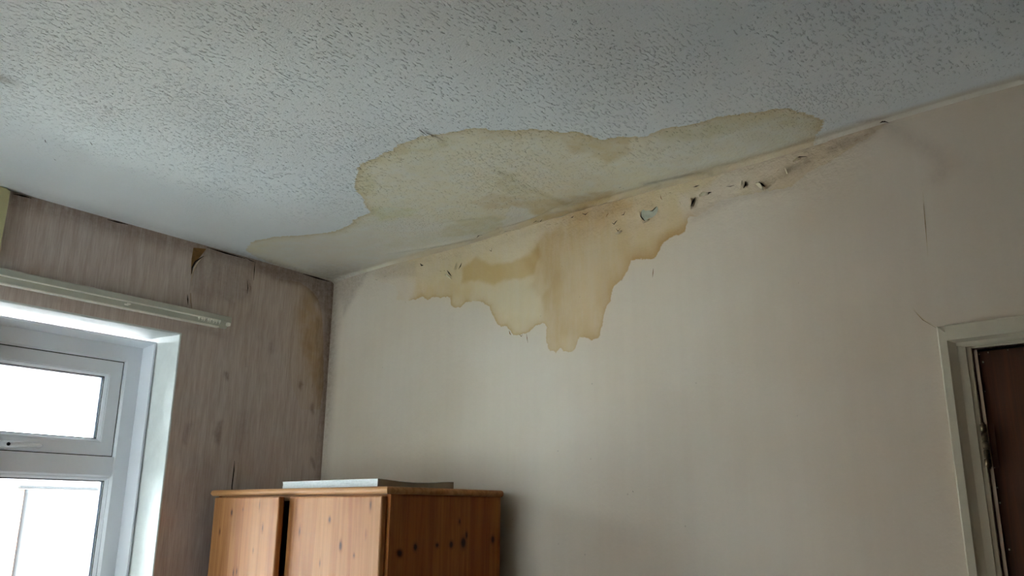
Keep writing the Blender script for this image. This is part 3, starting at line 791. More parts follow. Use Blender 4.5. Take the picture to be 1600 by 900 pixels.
def build_window():
    w = empty('window_1', LM, kind='structure')
    z1 = EYE + 0.570
    z0 = EYE - 0.774
    a0, a1 = 0.639, 1.4925
    ring('outer_frame', a0, a1, z0, z1, [(0.0055, 0.147), (0.012, 0.146), (0.025, 0.195), (0.073, 0.195), (0.080, 0.203), (0.080, 0.262), (0.0055, 0.262)], M_UPVC, w)
    zt0, zt1 = EYE + 0.103, EYE + 0.170
    am = 1.4125                                 # far side of the opening light

    def bar(name, lo, hi, horiz):
        b = 0.007
        if horiz:
            pf = lambda a: [(a, -0.262, lo[1]), (a, -0.203, lo[1]), (a, -0.195, lo[1] + b), (a, -0.195, hi[1] - 0.001), (a, -0.196, hi[1]), (a, -0.262, hi[1])]
            return extrude(name, pf(lo[0]), pf(hi[0]), M_UPVC, w)
        pf = lambda z: [(lo[0], -0.262, z), (lo[0], -0.203, z), (lo[0] + b, -0.195, z), (hi[0] - b, -0.195, z), (hi[0], -0.203, z), (hi[0], -0.262, z)]
        return extrude(name, pf(lo[1]), pf(hi[1]), M_UPVC, w)
    bar('transom', (a0 + 0.079, zt0), (am + 0.002, zt1), True)

    # fixed light below the sash
    light(a0 + 0.080, am, z0 + 0.080, zt0, w)
    # top-hung opening sash
    sash = ring('sash', a0 + 0.080, am, zt1, z1 - 0.080, [(0.003, 0.262), (0.003, 0.2035), (0.0045, 0.202), (0.044, 0.202), (0.046, 0.204), (0.046, 0.262)], M_UPVC, w)
    ring('seal', a0 + 0.080, am, zt1, z1 - 0.080, [(-0.002, 0.206), (0.0042, 0.206), (0.0042, 0.250), (-0.002, 0.250)], M_GASKET, sash)
    light(a0 + 0.126, am - 0.046, zt1 + 0.046, z1 - 0.126, sash)
    # handle on the bottom rail of the sash: a lever on a small plate
    ha, hz = 1.066, EYE + 0.187
    bm = bmesh.new()
    add_box(bm, (ha - 0.020, -0.202, hz - 0.014), (ha + 0.045, -0.192, hz + 0.014), 0.005, 3)
    add_tube(bm, [(ha, -0.194, hz), (ha, -0.176, hz)], [0.013, 0.011], 14)
    add_tube(bm, [(ha + 0.010, -0.176, hz), (ha - 0.004, -0.170, hz + 0.001), (ha - 0.035, -0.168, hz + 0.003), (ha - 0.075, -0.170, hz + 0.004), (ha - 0.100, -0.173, hz + 0.003), (ha - 0.108, -0.176, hz + 0.003)],
             [0.009, 0.0105, 0.0090, 0.0080, 0.0075, 0.004], 12)
    h = bm_to('handle', bm, M_HANDLE, sash, True)
    h['label'] = 'white lever handle with dark keyhole'
    bm = bmesh.new()
    add_tube(bm, [(ha - 0.004, -0.1605, hz + 0.001), (ha - 0.004, -0.1590, hz + 0.001)], 0.0055, 10)
    bm_to('keyhole', bm, M_GASKET, sash)
    # window board, inside
    box('window_board', (W0 + 0.002, -0.146, WZ0 - 0.004), (W1 - 0.002, 0.03, WZ0 + 0.018), M_REVEAL, w, 0.004)
    return w


build_window()


def build_second_window():
    w = empty('window_2', Matrix.Translation((0, YN, 0)), kind='structure')
    a0, a1, z0, z1 = V0 - 0.0005, V1 + 0.0005, EYE - 0.774, EYE + 0.570
    ring('outer_frame', a0, a1, z0, z1, [(0.0, 0.146), (0.012, 0.146), (0.025, 0.195), (0.060, 0.195), (0.067, 0.203), (0.067, 0.262), (0.0, 0.262)], M_UPVC, w)
    mid = (a0 + a1) / 2
    box('mullion', (mid - 0.03, -0.262, z0 + 0.066), (mid + 0.03, -0.196, z1 - 0.066), M_UPVC, w, 0.005)
    light(a0 + 0.067, mid - 0.03, z0 + 0.067, z1 - 0.067, w)
    light(mid + 0.03, a1 - 0.067, z0 + 0.067, z1 - 0.067, w)


build_second_window()


# ------------------------------------------------------------------ door in the back wall
def build_door():
    d = empty('door_1', Matrix.Translation((-0.434, CY, 0)), kind='structure')
    inv = (0.434, -CY, 0)
    ox = lambda x: x + inv[0]
    xl, xr, zt = -0.4395, 0.3455, EYE + 0.3465          # lining edge (inner)
    xo, xro, zo = -0.4985, 0.4045, EYE + 0.401          # architrave outer edge
    # mitre-less moulded architrave: raised outer band, long hollow slope, thin inner lip
    prof = [(0.0, 0.0), (0.0, 0.018), (0.003, 0.021), (0.018, 0.021), (0.022, 0.018), (0.034, 0.012), (0.046, 0.010), (0.0495, 0.0095), (0.0495, 0.0)]

    def leg(x0, sgn):
        a = [(ox(x0 + sgn * u), -v, 0.0) for u, v in prof]
        b = [(ox(x0 + sgn * u), -v, zo - min(u, 0.018)) for u, v in prof]
        return extrude('architrave', a, b, M_PAINT, d)
    leg(xo, 1)
    leg(xro, -1)
    hp = [(0.0, 0.0), (0.0, 0.0195), (0.003, 0.0215), (0.034, 0.0215), (0.040, 0.013), (0.046, 0.0125), (0.0495, 0.010), (0.0495, 0.0)]
    a = [(ox(xo + 0.017), -v, zo - u) for u, v in hp]
    b = [(ox(xro - 0.017), -v, zo - u) for u, v in hp]
    extrude('architrave', a, b, M_PAINT, d)
    # lining (frame the door hangs in) and stop
    bm = bmesh.new()
    add_box(bm, (ox(xo + 0.044), -0.006, 0), (ox(xl), 0.11, zt + 0.01), 0.0015)
    bm_to('door_lining', bm, M_PAINT, d)
    box('door_lining', (ox(xr), -0.004, 0), (ox(xro - 0.044), 0.11, zt + 0.01), M_PAINT, d, 0.0015)
    box('door_lining', (ox(xl) - 0.002, -0.004, zt), (ox(xr) + 0.002, 0.11, zo - 0.044), M_PAINT, d, 0.0015)
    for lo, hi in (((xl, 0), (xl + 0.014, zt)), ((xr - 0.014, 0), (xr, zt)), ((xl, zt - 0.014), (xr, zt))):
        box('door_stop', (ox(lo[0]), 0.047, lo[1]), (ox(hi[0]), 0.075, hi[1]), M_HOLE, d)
    box('gap_shade_strip', (ox(xl), 0.0, 0.0), (ox(xl) + 0.0035, 0.046, zt), M_GASKET, d)  # dark strips paint the shade in the gap round the leaf
    box('gap_shade_strip', (ox(xl), 0.0, zt - 0.0035), (ox(xr), 0.046, zt), M_GASKET, d)
    leaf = box('door_leaf', (ox(xl + 0.0065), 0.009, 0.006), (ox(xr - 0.0035), 0.046, zt - 0.0055), M_DOOR, d, 0.0015)
    leaf['label'] = 'dark brown stained flush door leaf'
    # butt hinges: knuckles standing in the gap
    for zc in (EYE + 0.1440, EYE - 1.15):
        bm = bmesh.new()
        n, hh = 5, 0.088
        for k in range(n):
            z = zc - hh / 2 + k * hh / n
            add_tube(bm, [(ox(xl + 0.0020), -0.0035, z + 0.0008), (ox(xl + 0.0020), -0.0035, z + hh / n - 0.0008)], 0.0062, 12)
        add_tube(bm, [(ox(xl + 0.0020), -0.0035, zc - hh / 2 - 0.003), (ox(xl + 0.0020), -0.0035, zc + hh / 2 + 0.003)], 0.0040, 10)
        h = bm_to('hinge', bm, M_STEEL, d, True)
        h['label'] = 'worn metal butt hinge'
        bm = bmesh.new()
        add_box(bm, (ox(xl + 0.004), 0.0030, zc - hh / 2), (ox(xl + 0.020), 0.0045, zc + hh / 2))
        bm_to('hinge_plate', bm, M_DOOR, d)
    # a few dried splashes of cream paint along the leaf's edge
    bm = bmesh.new()
    for sx, sz, s in ((.012, .318, .0022), (.007, .335, .0018), (.024, .337, .0016), (.061, .338, .0012), (.008, .256, .0016), (.006, .06, .0018), (.007, .03, .002), (.012, -.06, .002), (.006, .10, .0015)):
        z, x = EYE + sz, ox(xl + sx + 0.004)
        add_box(bm, (x - s * .7, 0.0078, z - s), (x + s * .7, 0.0093, z + s * .8), 0.0005, 1)
    bm_to('paint_splash', bm, M_PAINT, d)['kind'] = 'stuff'
    # wooden knob at the far side of the leaf
    bm = bmesh.new()
    add_tube(bm, [(ox(xr - 0.06), 0.005, 1.0), (ox(xr - 0.06), -0.03, 1.0), (ox(xr - 0.06), -0.035, 1.0), (ox(xr - 0.06), -0.06, 1.0), (ox(xr - 0.06), -0.066, 1.0)], [0.012, 0.011, 0.026, 0.026, 0.016], 18)
    bm_to('door_knob', bm, M_STEEL, d, True)
    return d


build_door()

# ------------------------------------------------------------------ cream boxing in the top left
bm = bmesh.new()
pf = lambda n: [bm.verts.new(p) for p in ((1.2385, n, EYE + 0.695), (1.2385, n, EYE + 0.897), (1.2480, n, EYE + 0.903), (1.300, n, EYE + 0.906), (1.300, n, EYE + 0.695))]
q0, q1 = pf(0.0), pf(0.016)
for k in range(5):
    bm.faces.new((q0[k], q0[(k + 1) % 5], q1[(k + 1) % 5], q1[k]))
bm.faces.new(q0[::-1]); bm.faces.new(q1)
t1 = bm_to('trim_1', bm, M_CREAM)
t1.matrix_world = LM
t1['kind'] = 'structure'


# ------------------------------------------------------------------ wardrobe
def panel(name, lo, hi, mat, parent, knots=(), face=1, step=0.0055, bev=0.003):
    """board with a fine front so knots can be set in: knots are (u, z, ru, rz) in the board's plane"""
    o = box(name, lo, hi, mat, parent, bev, 2)
    me = o.data
    if knots:
        bm = bmesh.new()
        bm.from_mesh(me)
        u = 0 if face == 1 else 1
        for ax, l, h in ((u, lo[u], hi[u]), (2, max(lo[2], hi[2] - 0.42), hi[2])):
            n = int((h - l) / step)
            for k in range(1, n):
                co = [0, 0, 0]; no = [0, 0, 0]
                co[ax] = l + (h - l) * k / n; no[ax] = 1
                bmesh.ops.bisect_plane(bm, geom=bm.verts[:] + bm.edges[:] + bm.faces[:], plane_co=co, plane_no=no)
        bm.to_mesh(me)
        bm.free()
        co = np.empty(len(me.vertices) * 3)
        me.vertices.foreach_get('co', co)
        co = co.reshape(-1, 3)
        kn = np.zeros(len(co))
        for ku, kz, ru, rz in knots:
            r = np.hypot((co[:, u] - ku) / (ru * 1.45), (co[:, 2] - kz) / (rz * 1.3))
            kn = np.maximum(kn, np.clip(1.25 - 0.75 * r, 0, 1))
        put(me, 'knot', kn)
    return o


WX0, WX1, WYF, WYB = -2.625, -1.757, 1.480, 1.9100
WZT = EYE + 0.067
KN = {'right': [(-1.9911,1.6213,0.0040,0.0080),(-2.1311,1.5859,0.0030,0.0160),(-1.8145,1.6610,0.0030,0.0160),(-1.9345,1.5530,0.0050,0.0120),(-1.8735,1.5303,0.0030,0.0060),(-2.0225,1.5044,0.0020,0.0100),(-1.8269,1.5855,0.0020,0.0120)],
      'left': [(-2.4939,1.6372,0.0050,0.0090),(-2.2859,1.5939,0.0030,0.0120),(-2.5647,1.5773,0.0030,0.0100),(-2.4463,1.4583,0.0030,0.0120),(-2.4250,1.4631,0.0030,0.0100),(-2.4201,1.6473,0.0020,0.0060),(-2.3170,1.6590,0.0020,0.0140),(-2.3315,1.5282,0.0020,0.0080)],
      'side': [(1.5191,1.5386,0.0070,0.0080),(1.5734,1.5528,0.0060,0.0090),(1.6531,1.5561,0.0050,0.0060),(1.7070,1.5567,0.0060,0.0090),(1.7549,1.5610,0.0080,0.0140),(1.8771,1.5678,0.0060,0.0100),(1.7671,1.5818,0.0040,0.0100),(1.7375,1.6188,0.0030,0.0080)]}


def build_wardrobe():
    w = empty('wardrobe', Matrix.Translation((0, 0, 0)), label='varnished pine wardrobe with its left door ajar in the far corner', category='wardrobe')
    # top: bullnosed board with an overhang
    bm = bmesh.new()
    x0, x1, y0, y1, z1, t = -2.648, -1.745, 1.4562, 1.909, WZT, 0.0195
    nseg = 8
    rows = []
    for k in range(nseg + 1):
        an = -math.pi / 2 + math.pi * k / nseg
        i = t * 0.5 * (1 - math.cos(an))
        z = z1 - t / 2 + t / 2 * math.sin(an)
        rows.append([bm.verts.new(p) for p in ((x0 + i, y0 + i, z), (x1 - i, y0 + i, z), (x1 - i, y1, z), (x0 + i, y1, z))])
    for k in range(nseg):
        for c in range(4):
            bm.faces.new((rows[k][c], rows[k][(c + 1) % 4], rows[k + 1][(c + 1) % 4], rows[k + 1][c]))
    bm.faces.new(rows[0][::-1]); bm.faces.new(rows[-1])
    o = bm_to('top', bm, M_PINE_X, w)
    zb = z1 - t
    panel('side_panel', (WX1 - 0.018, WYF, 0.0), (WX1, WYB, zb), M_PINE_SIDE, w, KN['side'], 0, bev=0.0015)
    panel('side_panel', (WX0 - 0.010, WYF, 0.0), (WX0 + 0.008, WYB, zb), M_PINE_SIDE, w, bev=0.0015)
    box('back_panel', (WX0 + 0.008, WYB - 0.012, 0.08), (WX1 - 0.018, WYB - 0.004, zb), M_DARKIN, w)
    box('bottom_panel', (WX0 + 0.008, WYF + 0.002, 0.09), (WX1 - 0.018, WYB - 0.012, 0.108), M_PINE_X, w)
    box('plinth', (WX0 + 0.008, WYF + 0.01, 0.0), (WX1 - 0.018, WYF + 0.028, 0.09), M_PINE_X, w)
    box('top_rail', (WX0 + 0.008, WYF + 0.001, zb - 0.016), (WX1 - 0.018, WYF + 0.019, zb), M_PINE_X, w)
    box('hat_shelf', (WX0 + 0.008, WYF + 0.03, zb - 0.32), (WX1 - 0.018, WYB - 0.012, zb - 0.302), M_DARKIN, w)
    bm = bmesh.new()
    add_tube(bm, [(WX0 + 0.008, 1.70, zb - 0.38), (WX1 - 0.018, 1.70, zb - 0.38)], 0.012, 12)
    bm_to('hanging_rail', bm, M_STEEL, w, True)
    dz1 = EYE + 0.0432

    def door(name, x0, x1, y0, y1, knots, knob_x):
        d = panel(name, (x0, y0, 0.10), (x1, y1, dz1), M_PINE_Z, w, knots, 1, bev=0.0045)
        bm = bmesh.new()
        add_tube(bm, [(knob_x, y0 + 0.002, 0.95), (knob_x, y0 - 0.012, 0.95), (knob_x, y0 - 0.016, 0.95), (knob_x, y0 - 0.028, 0.95), (knob_x, y0 - 0.033, 0.95)], [0.008, 0.008, 0.016, 0.017, 0.009], 14)
        bm_to('knob', bm, M_PINE_X, d, True)
        return d
    door('door', -2.1955, -1.768, 1.460, 1.479, KN['right'], -2.155)
    dl = door('door', -2.625, -2.2005, 1.460, 1.479, KN['left'], -2.240)
    dl['label'] = 'left door standing slightly open'
    piv = Matrix.Translation((-2.625, 1.479, 0))
    dl.matrix_basis = piv @ Matrix.Rotation(R(-4.0), 4, 'Z') @ piv.inverted()
    return w


build_wardrobe()


# ------------------------------------------------------------------ the big softback lying on the wardrobe
def build_book():
    x0, x1, y0, y1 = -2.297, -1.840, 1.500, 1.789
    z0, th = WZT + 0.0004, 0.0240
    b = empty('large_softback_book', Matrix.Translation((x0, y0, z0)), label='thick white softback book lying flat on top of the pine wardrobe', category='book')
    nx, ny = 12, 20

    def top(u, v):
        sag = 0.0065 * math.sin(math.pi * min(1, v * 1.05)) ** 1.2 * (0.35 + 0.65 * u)
        return th - 0.0026 - sag - 0.0012 * (1 - u)

    def slab(name, za, zb, mat, grow):
        bm = bmesh.new()
        L = x1 - x0; W = y1 - y0
        lo, hi = [], []
        for i in range(nx + 1):
            for j in range(ny + 1):
                u, v = i / nx, j / ny
                x = -grow + u * (L + 2 * grow); y = -grow + v * (W + 2 * grow)
                lo.append(bm.verts.new((x, y, za(u, v)))); hi.append(bm.verts.new((x, y, zb(u, v))))
        k = lambda i, j: i * (ny + 1) + j
        for i in range(nx):
            for j in range(ny):
                bm.faces.new((hi[k(i, j)], hi[k(i + 1, j)], hi[k(i + 1, j + 1)], hi[k(i, j + 1)]))
                bm.faces.new((lo[k(i, j)], lo[k(i, j + 1)], lo[k(i + 1, j + 1)], lo[k(i + 1, j)]))
        for i in range(nx):
            bm.faces.new((lo[k(i, 0)], lo[k(i + 1, 0)], hi[k(i + 1, 0)], hi[k(i, 0)]))
            bm.faces.new((lo[k(i, ny)], hi[k(i, ny)], hi[k(i + 1, ny)], lo[k(i + 1, ny)]))
        for j in range(ny):
            bm.faces.new((lo[k(0, j)], hi[k(0, j)], hi[k(0, j + 1)], lo[k(0, j + 1)]))
            bm.faces.new((lo[k(nx, j)], lo[k(nx, j + 1)], hi[k(nx, j + 1)], hi[k(nx, j)]))
        return bm_to(name, bm, mat, b)
    slab('cover', lambda u, v: 0.0, lambda u, v: 0.0012, M_COVER, 0.0015)
    # pages in a few gatherings with hairline gaps
    n = 5
    for g in range(n):
        f0, f1 = g / n, (g + 1) / n
        za = lambda u, v, f=f0: 0.0012 + f * (top(u, v) - 0.0012) + 0.0003
        zb = lambda u, v, f=f1: 0.0012 + f * (top(u, v) - 0.0012) - 0.0002
        slab('pages', za, zb, M_PAPER, 0.0004 * math.sin(g * 2.1) - 0.0006)
    bm = bmesh.new()
    va = []
    for k in range(ny + 1):
        v = k / ny
        va.append([bm.verts.new((x1 - x0 + dx, v * (y1 - y0), z)) for dx, z in ((0.0004, 0.0012), (0.0020, 0.0012), (0.0020, top(1, v)), (0.0004, top(1, v)))])
    for k in range(ny):
        for c in range(4):
            bm.faces.new((va[k][c], va[k][(c + 1) % 4], va[k + 1][(c + 1) % 4], va[k + 1][c]))
    bm.faces.new(va[0][::-1]); bm.faces.new(va[-1])
    bm_to('shaded_spine', bm, M_SPINE_SHADE, b)['label'] = 'right edge painted grey brown as shade'  # slab on the book's shaded side; its darker colour paints that shade
    slab('cover', lambda u, v: top(u, v) + 0.0002, lambda u, v: top(u, v) + 0.0014, M_COVER, 0.0012)
    return b


build_book()


# ------------------------------------------------------------------ curtain rail over the window
def build_rail():
    a0, a1 = 0.470, 1.66
    zc = EYE + 0.642
    r = empty('curtain_rail', LM @ Matrix.Translation((a0, 0, zc)), label='cream plastic curtain rail fixed to the wall above the window', category='curtain rail')
    L = a1 - a0

    def bar(name, pts, mat, s=0.0, e=None):
        e = L if e is None else e
        return extrude(name, [(s, n, z) for n, z in pts], [(e, n, z) for n, z in pts], mat, r)
    bar('valance', [(0.001, 0.0245), (0.020, 0.0235), (0.024, 0.020), (0.025, 0.002), (0.018, 0.001), (0.001, 0.001)], M_RAIL)
    bar('channel', [(0.001, 0.001), (0.0185, 0.001), (0.0185, -0.017), (0.016, -0.020), (0.001, -0.020)], M_RAIL, 0.012)
    bar('upper_lip', [(0.018, 0.0028), (0.0285, 0.0032), (0.0290, 0.0008), (0.018, 0.0004)], M_RAILLIP, 0.05)
    bar('lower_lip', [(0.006, -0.0185), (0.0215, -0.0180), (0.0215, -0.0215), (0.006, -0.0225)], M_RAILLIP, 0.045)
    for k, a in enumerate([0.046, 0.058, 0.069, 0.083, 0.090, 0.106, 0.114, 0.126]):
        bm = bmesh.new()
        s = 0.0026 + 0.0008 * ((k * 7) % 3)
        add_box(bm, (a - s, 0.018, -0.005), (a + s * 0.6, 0.0275, 0.004), 0.0012, 2)
        add_tube(bm, [(a - 0.0005, 0.023, -0.004), (a, 0.0245, -0.009), (a + 0.002, 0.0235, -0.011)], 0.0013, 6)
        bm_to('glider', bm, M_RAILLIP, r)
    bm = bmesh.new()
    add_box(bm, (0.004, 0.010, -0.012), (0.018, 0.030, 0.000), 0.003, 2)
    bm_to('end_stop', bm, M_RAILLIP, r)
    bm = bmesh.new()
    add_tube(bm, [(0.380, 0.020, -0.004), (0.376, 0.030, -0.007), (0.384, 0.031, -0.011), (0.392, 0.026, -0.009)], 0.0028, 8)
    bm_to('hook', bm, M_RAILLIP, r)
    return r


build_rail()


# ------------------------------------------------------------------ peeling, cracks and lifted paper
def frame_W(p, d):                    # point on the back wall, d proud of it
    return Vector((p[0], CY - d, p[1]))


def frame_L(p, d):
    return Vector((p[0], d, p[1]))


def patch(name, poly, d, fr, mat, parent):
    me = mesh(name, [fr(p, d) for p in poly], [tuple(range(len(poly)))])
    return link(name, me, mat, parent)


def flap(name, edge, width, lift, fr, mat, parent, t=0.0009):
    """strip of paper fixed along one edge; the other edge curls away from the wall.
    edge: polyline on the wall; width: vector on the wall from the fixed edge to the free one"""
    bm = bmesh.new()
    n, m = len(edge), 5
    top, bot = [], []
    for i, p in enumerate(edge):
        k = math.sin(math.pi * (0.12 + 0.76 * i / max(1, n - 1)))
        for j in range(m):
            s = j / (m - 1)
            q = (p[0] + width[0] * s * k, p[1] + width[1] * s * k)
            h = 0.0008 + lift * k * s ** 1.7
            top.append(bm.verts.new(fr(q, h + t)))
            bot.append(bm.verts.new(fr(q, h)))
    for i in range(n - 1):
        for j in range(m - 1):
            a = i * m + j
            bm.faces.new((top[a], top[a + 1], top[a + m + 1], top[a + m]))
            bm.faces.new((bot[a], bot[a + m], bot[a + m + 1], bot[a + 1]))
    for i in range(n - 1):
        for j in (0, m - 1):
            a = i * m + j
            bm.faces.new((top[a], top[a + m], bot[a + m], bot[a]))
    for j in range(m - 1):
        for a in (j, (n - 1) * m + j):
            bm.faces.new((top[a], bot[a], bot[a + 1], top[a + 1]))
    return bm_to(name, bm, mat, parent, True)


def strip_poly(pts, w):
    """thin pointed sliver along a polyline"""
    pts = [np.array(p, float) for p in pts]
    L, Rr = [], []
    for i, p in enumerate(pts):
        t = pts[min(i + 1, len(pts) - 1)] - pts[max(i - 1, 0)]
        t /= max(1e-9, np.hypot(*t))
        nn = np.array((-t[1], t[0]))
        k = w * (0.25 if i in (0, len(pts) - 1) else 1.0) / 2
        L.append(tuple(p + nn * k)); Rr.append(tuple(p - nn * k))
    return L + Rr[::-1]


# back wall: dark holes where flakes have dropped, curled flakes, one bare grey patch
for pts, w in (([(-2.2038,2.5215),(-2.1964,2.5127),(-2.1860,2.5107)], 0.0065), ([(-2.0602,2.4676),(-2.0500,2.4563),(-2.0366,2.4421)], 0.0050), ([(-2.0964,2.4720),(-2.0897,2.4696)], 0.0040), ([(-2.0766,2.4707),(-2.0700,2.4682)], 0.0035),
               ([(-1.9872,2.4816),(-1.9931,2.4711),(-2.0022,2.4613)], 0.0048), ([(-1.6630,2.5573),(-1.6521,2.5591),(-1.6440,2.5529)], 0.0030), ([(-1.6467,2.5579),(-1.6359,2.5597),(-1.6278,2.5600)], 0.0030),
               ([(-1.0714,2.4916),(-1.0800,2.4805),(-1.0866,2.4689)], 0.0055), ([(-1.0378,2.4905),(-1.0297,2.4941),(-1.0219,2.4940)], 0.0045), ([(-0.9215,2.4989),(-0.9222,2.4882),(-0.9282,2.4807)], 0.0055),
               ([(-0.8842,2.4871),(-0.8759,2.4777),(-0.8677,2.4684)], 0.0055), ([(-0.7836,2.5234),(-0.7716,2.5252),(-0.7519,2.5204)], 0.0034), ([(-0.8122,2.5085),(-0.8095,2.4989),(-0.8066,2.4928)], 0.0030),
               ([(-1.0756,2.5231),(-1.0676,2.5229),(-1.0576,2.5240)], 0.0034), ([(-1.0363,2.5487),(-1.0205,2.5500),(-1.0050,2.5495)], 0.0026), ([(-1.3518,2.4811),(-1.3450,2.4755),(-1.3402,2.4805),(-1.3332,2.4849)], 0.0030),
               ([(-1.3385,2.4600),(-1.3319,2.4505),(-1.3225,2.4584)], 0.0032), ([(-1.3191,2.4977),(-1.3099,2.4975),(-1.3051,2.5064)], 0.0028), ([(-1.4631,2.5382),(-1.4509,2.5311),(-1.4386,2.5365)], 0.0030), ([(-1.8561,2.5012),(-1.8471,2.4948),(-1.8444,2.5056)], 0.0030),
               ([(-0.5690,2.5545),(-0.5629,2.5558),(-0.5573,2.5524)], 0.0040), ([(-1.5082,2.5341),(-1.5006,2.5344),(-1.4955,2.5375)], 0.0030), ([(-1.3059,1.7044),(-1.3040,1.7010)], 0.0050), ([(-1.9273,2.5623),(-1.9180,2.5579),(-1.9088,2.5583)], 0.0028),
               ([(-1.7778,2.5410),(-1.7749,2.5336)], 0.0024), ([(-1.1536,2.5260),(-1.1473,2.5254)], 0.0028), ([(-2.4587,2.5069),(-2.4468,2.5022)], 0.0035), ([(-2.4054,2.5073),(-2.3942,2.5078)], 0.0030), ([(-0.9774,2.4991),(-0.9644,2.4957),(-0.9531,2.4964)], 0.0020)):
    patch('bare_hole', strip_poly(pts, w), 0.0026 + 0.0022, frame_W, M_HOLE, wall_back)
for pts, w in (([(-1.2157,2.3138),(-1.2173,2.3009),(-1.2189,2.2881)], 0.0026), ([(-1.6886,2.1892),(-1.6858,2.1744),(-1.6831,2.1597)], 0.0024), ([(-1.7622,2.2096),(-1.7593,2.2008),(-1.7537,2.1938)], 0.004), ([(-1.7181,2.1911),(-1.7100,2.1838),(-1.7046,2.1893)], 0.003),
               ([(-1.1832,2.5278),(-1.1815,2.5175),(-1.1775,2.5107)], 0.0024), ([(-1.1660,2.5312),(-1.1623,2.5205)], 0.0022), ([(-1.2143,2.5022),(-1.2078,2.5045)], 0.0022), ([(-1.1221,2.4910),(-1.1184,2.4824)], 0.0024), ([(-1.0549,2.5006),(-1.0450,2.5018)], 0.0026),
               ([(-0.9962,2.5040),(-0.9903,2.5062)], 0.0022), ([(-0.8334,2.5038),(-0.8263,2.5053)], 0.0028), ([(-1.5413,2.5333),(-1.5310,2.5352)], 0.0024), ([(-1.5724,2.5277),(-1.5594,2.5268)], 0.003), ([(-1.6065,2.5334),(-1.5881,2.5313)], 0.003), ([(-1.4048,2.5304),(-1.3952,2.5322)], 0.0024),
               ([(-1.3745,2.5047),(-1.3697,2.5117),(-1.3626,2.5141)], 0.0026), ([(-2.3575,2.5161),(-2.3465,2.5166)], 0.0026), ([(-2.3160,2.4984),(-2.3090,2.5021)], 0.0026), ([(-2.1086,2.5221),(-2.0954,2.5243)], 0.0024), ([(-0.6088,2.5333),(-0.5980,2.5350)], 0.003), ([(-0.6327,2.5254),(-0.6247,2.5281)], 0.003)):
    patch('bare_hole', strip_poly(pts, w), 0.0044, frame_W, M_BROWN, wall_back)
patch('bare_plaster', [(-1.2496,2.4931),(-1.2429,2.4974),(-1.2343,2.4913),(-1.2213,2.4902),(-1.2151,2.4847),(-1.2063,2.4885),(-1.2018,2.4932),(-1.1932,2.4941),(-1.1937,2.4815),(-1.2006,2.4715),(-1.2115,2.4663),(-1.2266,2.4660),(-1.2356,2.4602),(-1.2440,2.4681),(-1.2502,2.4774)], 0.0042, frame_W, M_GREYPLASTER, wall_back)
for pts in ([(-1.2496,2.4931),(-1.2502,2.4774),(-1.2440,2.4681),(-1.2356,2.4583)], [(-1.2193,2.4858),(-1.2107,2.4856),(-1.2019,2.4913),(-1.1953,2.4956)]):
    patch('bare_hole', strip_poly(pts, 0.0030), 0.0052, frame_W, M_HOLE, wall_back)
for edge, wd, lf in (([(-1.0873,2.4937),(-1.0899,2.4830),(-1.0927,2.4685),(-1.0891,2.4600)], (0.011, -0.002), 0.010), ([(-1.0595,2.4904),(-1.0456,2.4907),(-1.0320,2.4891)], (0.002, 0.010), 0.007),
                     ([(-0.9322,2.5036),(-0.9347,2.4933),(-0.9373,2.4830)], (0.010, -0.004), 0.012), ([(-0.8935,2.4824),(-0.8836,2.4708),(-0.8736,2.4610)], (0.006, 0.010), 0.011), ([(-0.8139,2.5090),(-0.8113,2.4976),(-0.8070,2.4876)], (0.005, 0.003), 0.006),
                     ([(-0.7893,2.5162),(-0.7789,2.5185),(-0.7687,2.5191)], (0.001, 0.006), 0.006), ([(-2.0693,2.4528),(-2.0558,2.4410),(-2.0393,2.4309)], (0.006, 0.008), 0.007), ([(-2.0158,2.4849),(-2.0218,2.4743),(-2.0246,2.4632)], (0.010, -0.001), 0.007),
                     ([(-1.2562,2.4946),(-1.2567,2.4809),(-1.2485,2.4652)], (0.005, 0.000), 0.004), ([(-1.2444,2.4564),(-1.2313,2.4573),(-1.2225,2.4611)], (0.000, 0.004), 0.004), ([(-1.3413,2.4446),(-1.3299,2.4421),(-1.3183,2.4475)], (0.000, 0.006), 0.005),
                     ([(-1.4020,2.5484),(-1.3829,2.5499),(-1.3687,2.5505)], (0.0, -0.006), 0.006), ([(-1.5723,2.5470),(-1.5412,2.5483),(-1.5156,2.5507)], (0.0, -0.006), 0.006), ([(-1.7867,2.5519),(-1.7579,2.5500),(-1.7155,2.5449)], (0.0, -0.005), 0.006)):
    flap('paper_flake', edge, wd, lf, frame_W, M_FLAKE, wall_back).location.y = -0.003
# faint upright seams in the lining paper
for pts in ([(-0.4954,2.3595),(-0.4986,2.2829),(-0.5017,2.2078)], [(-0.5490,2.1000),(-0.5308,2.0693),(-0.5018,2.0449)]):
    patch('paper_seam', strip_poly(pts, 0.0024), 0.0008, frame_W, M_FLAKE, wall_back)
for pts in ([(-0.4972,2.3319),(-0.4986,2.2829),(-0.5004,2.2376)], [(-0.5448,2.0890),(-0.5286,2.0646),(-0.5022,2.0421)], [(-0.4993,2.0445),(-0.4684,2.0437),(-0.4186,2.0415)]):
    patch('paper_crack', strip_poly(pts, 0.0012), 0.0012, frame_W, M_BROWN, wall_back)

def frame_C(p, d):
    return Vector((p[0], p[1], HC - d))


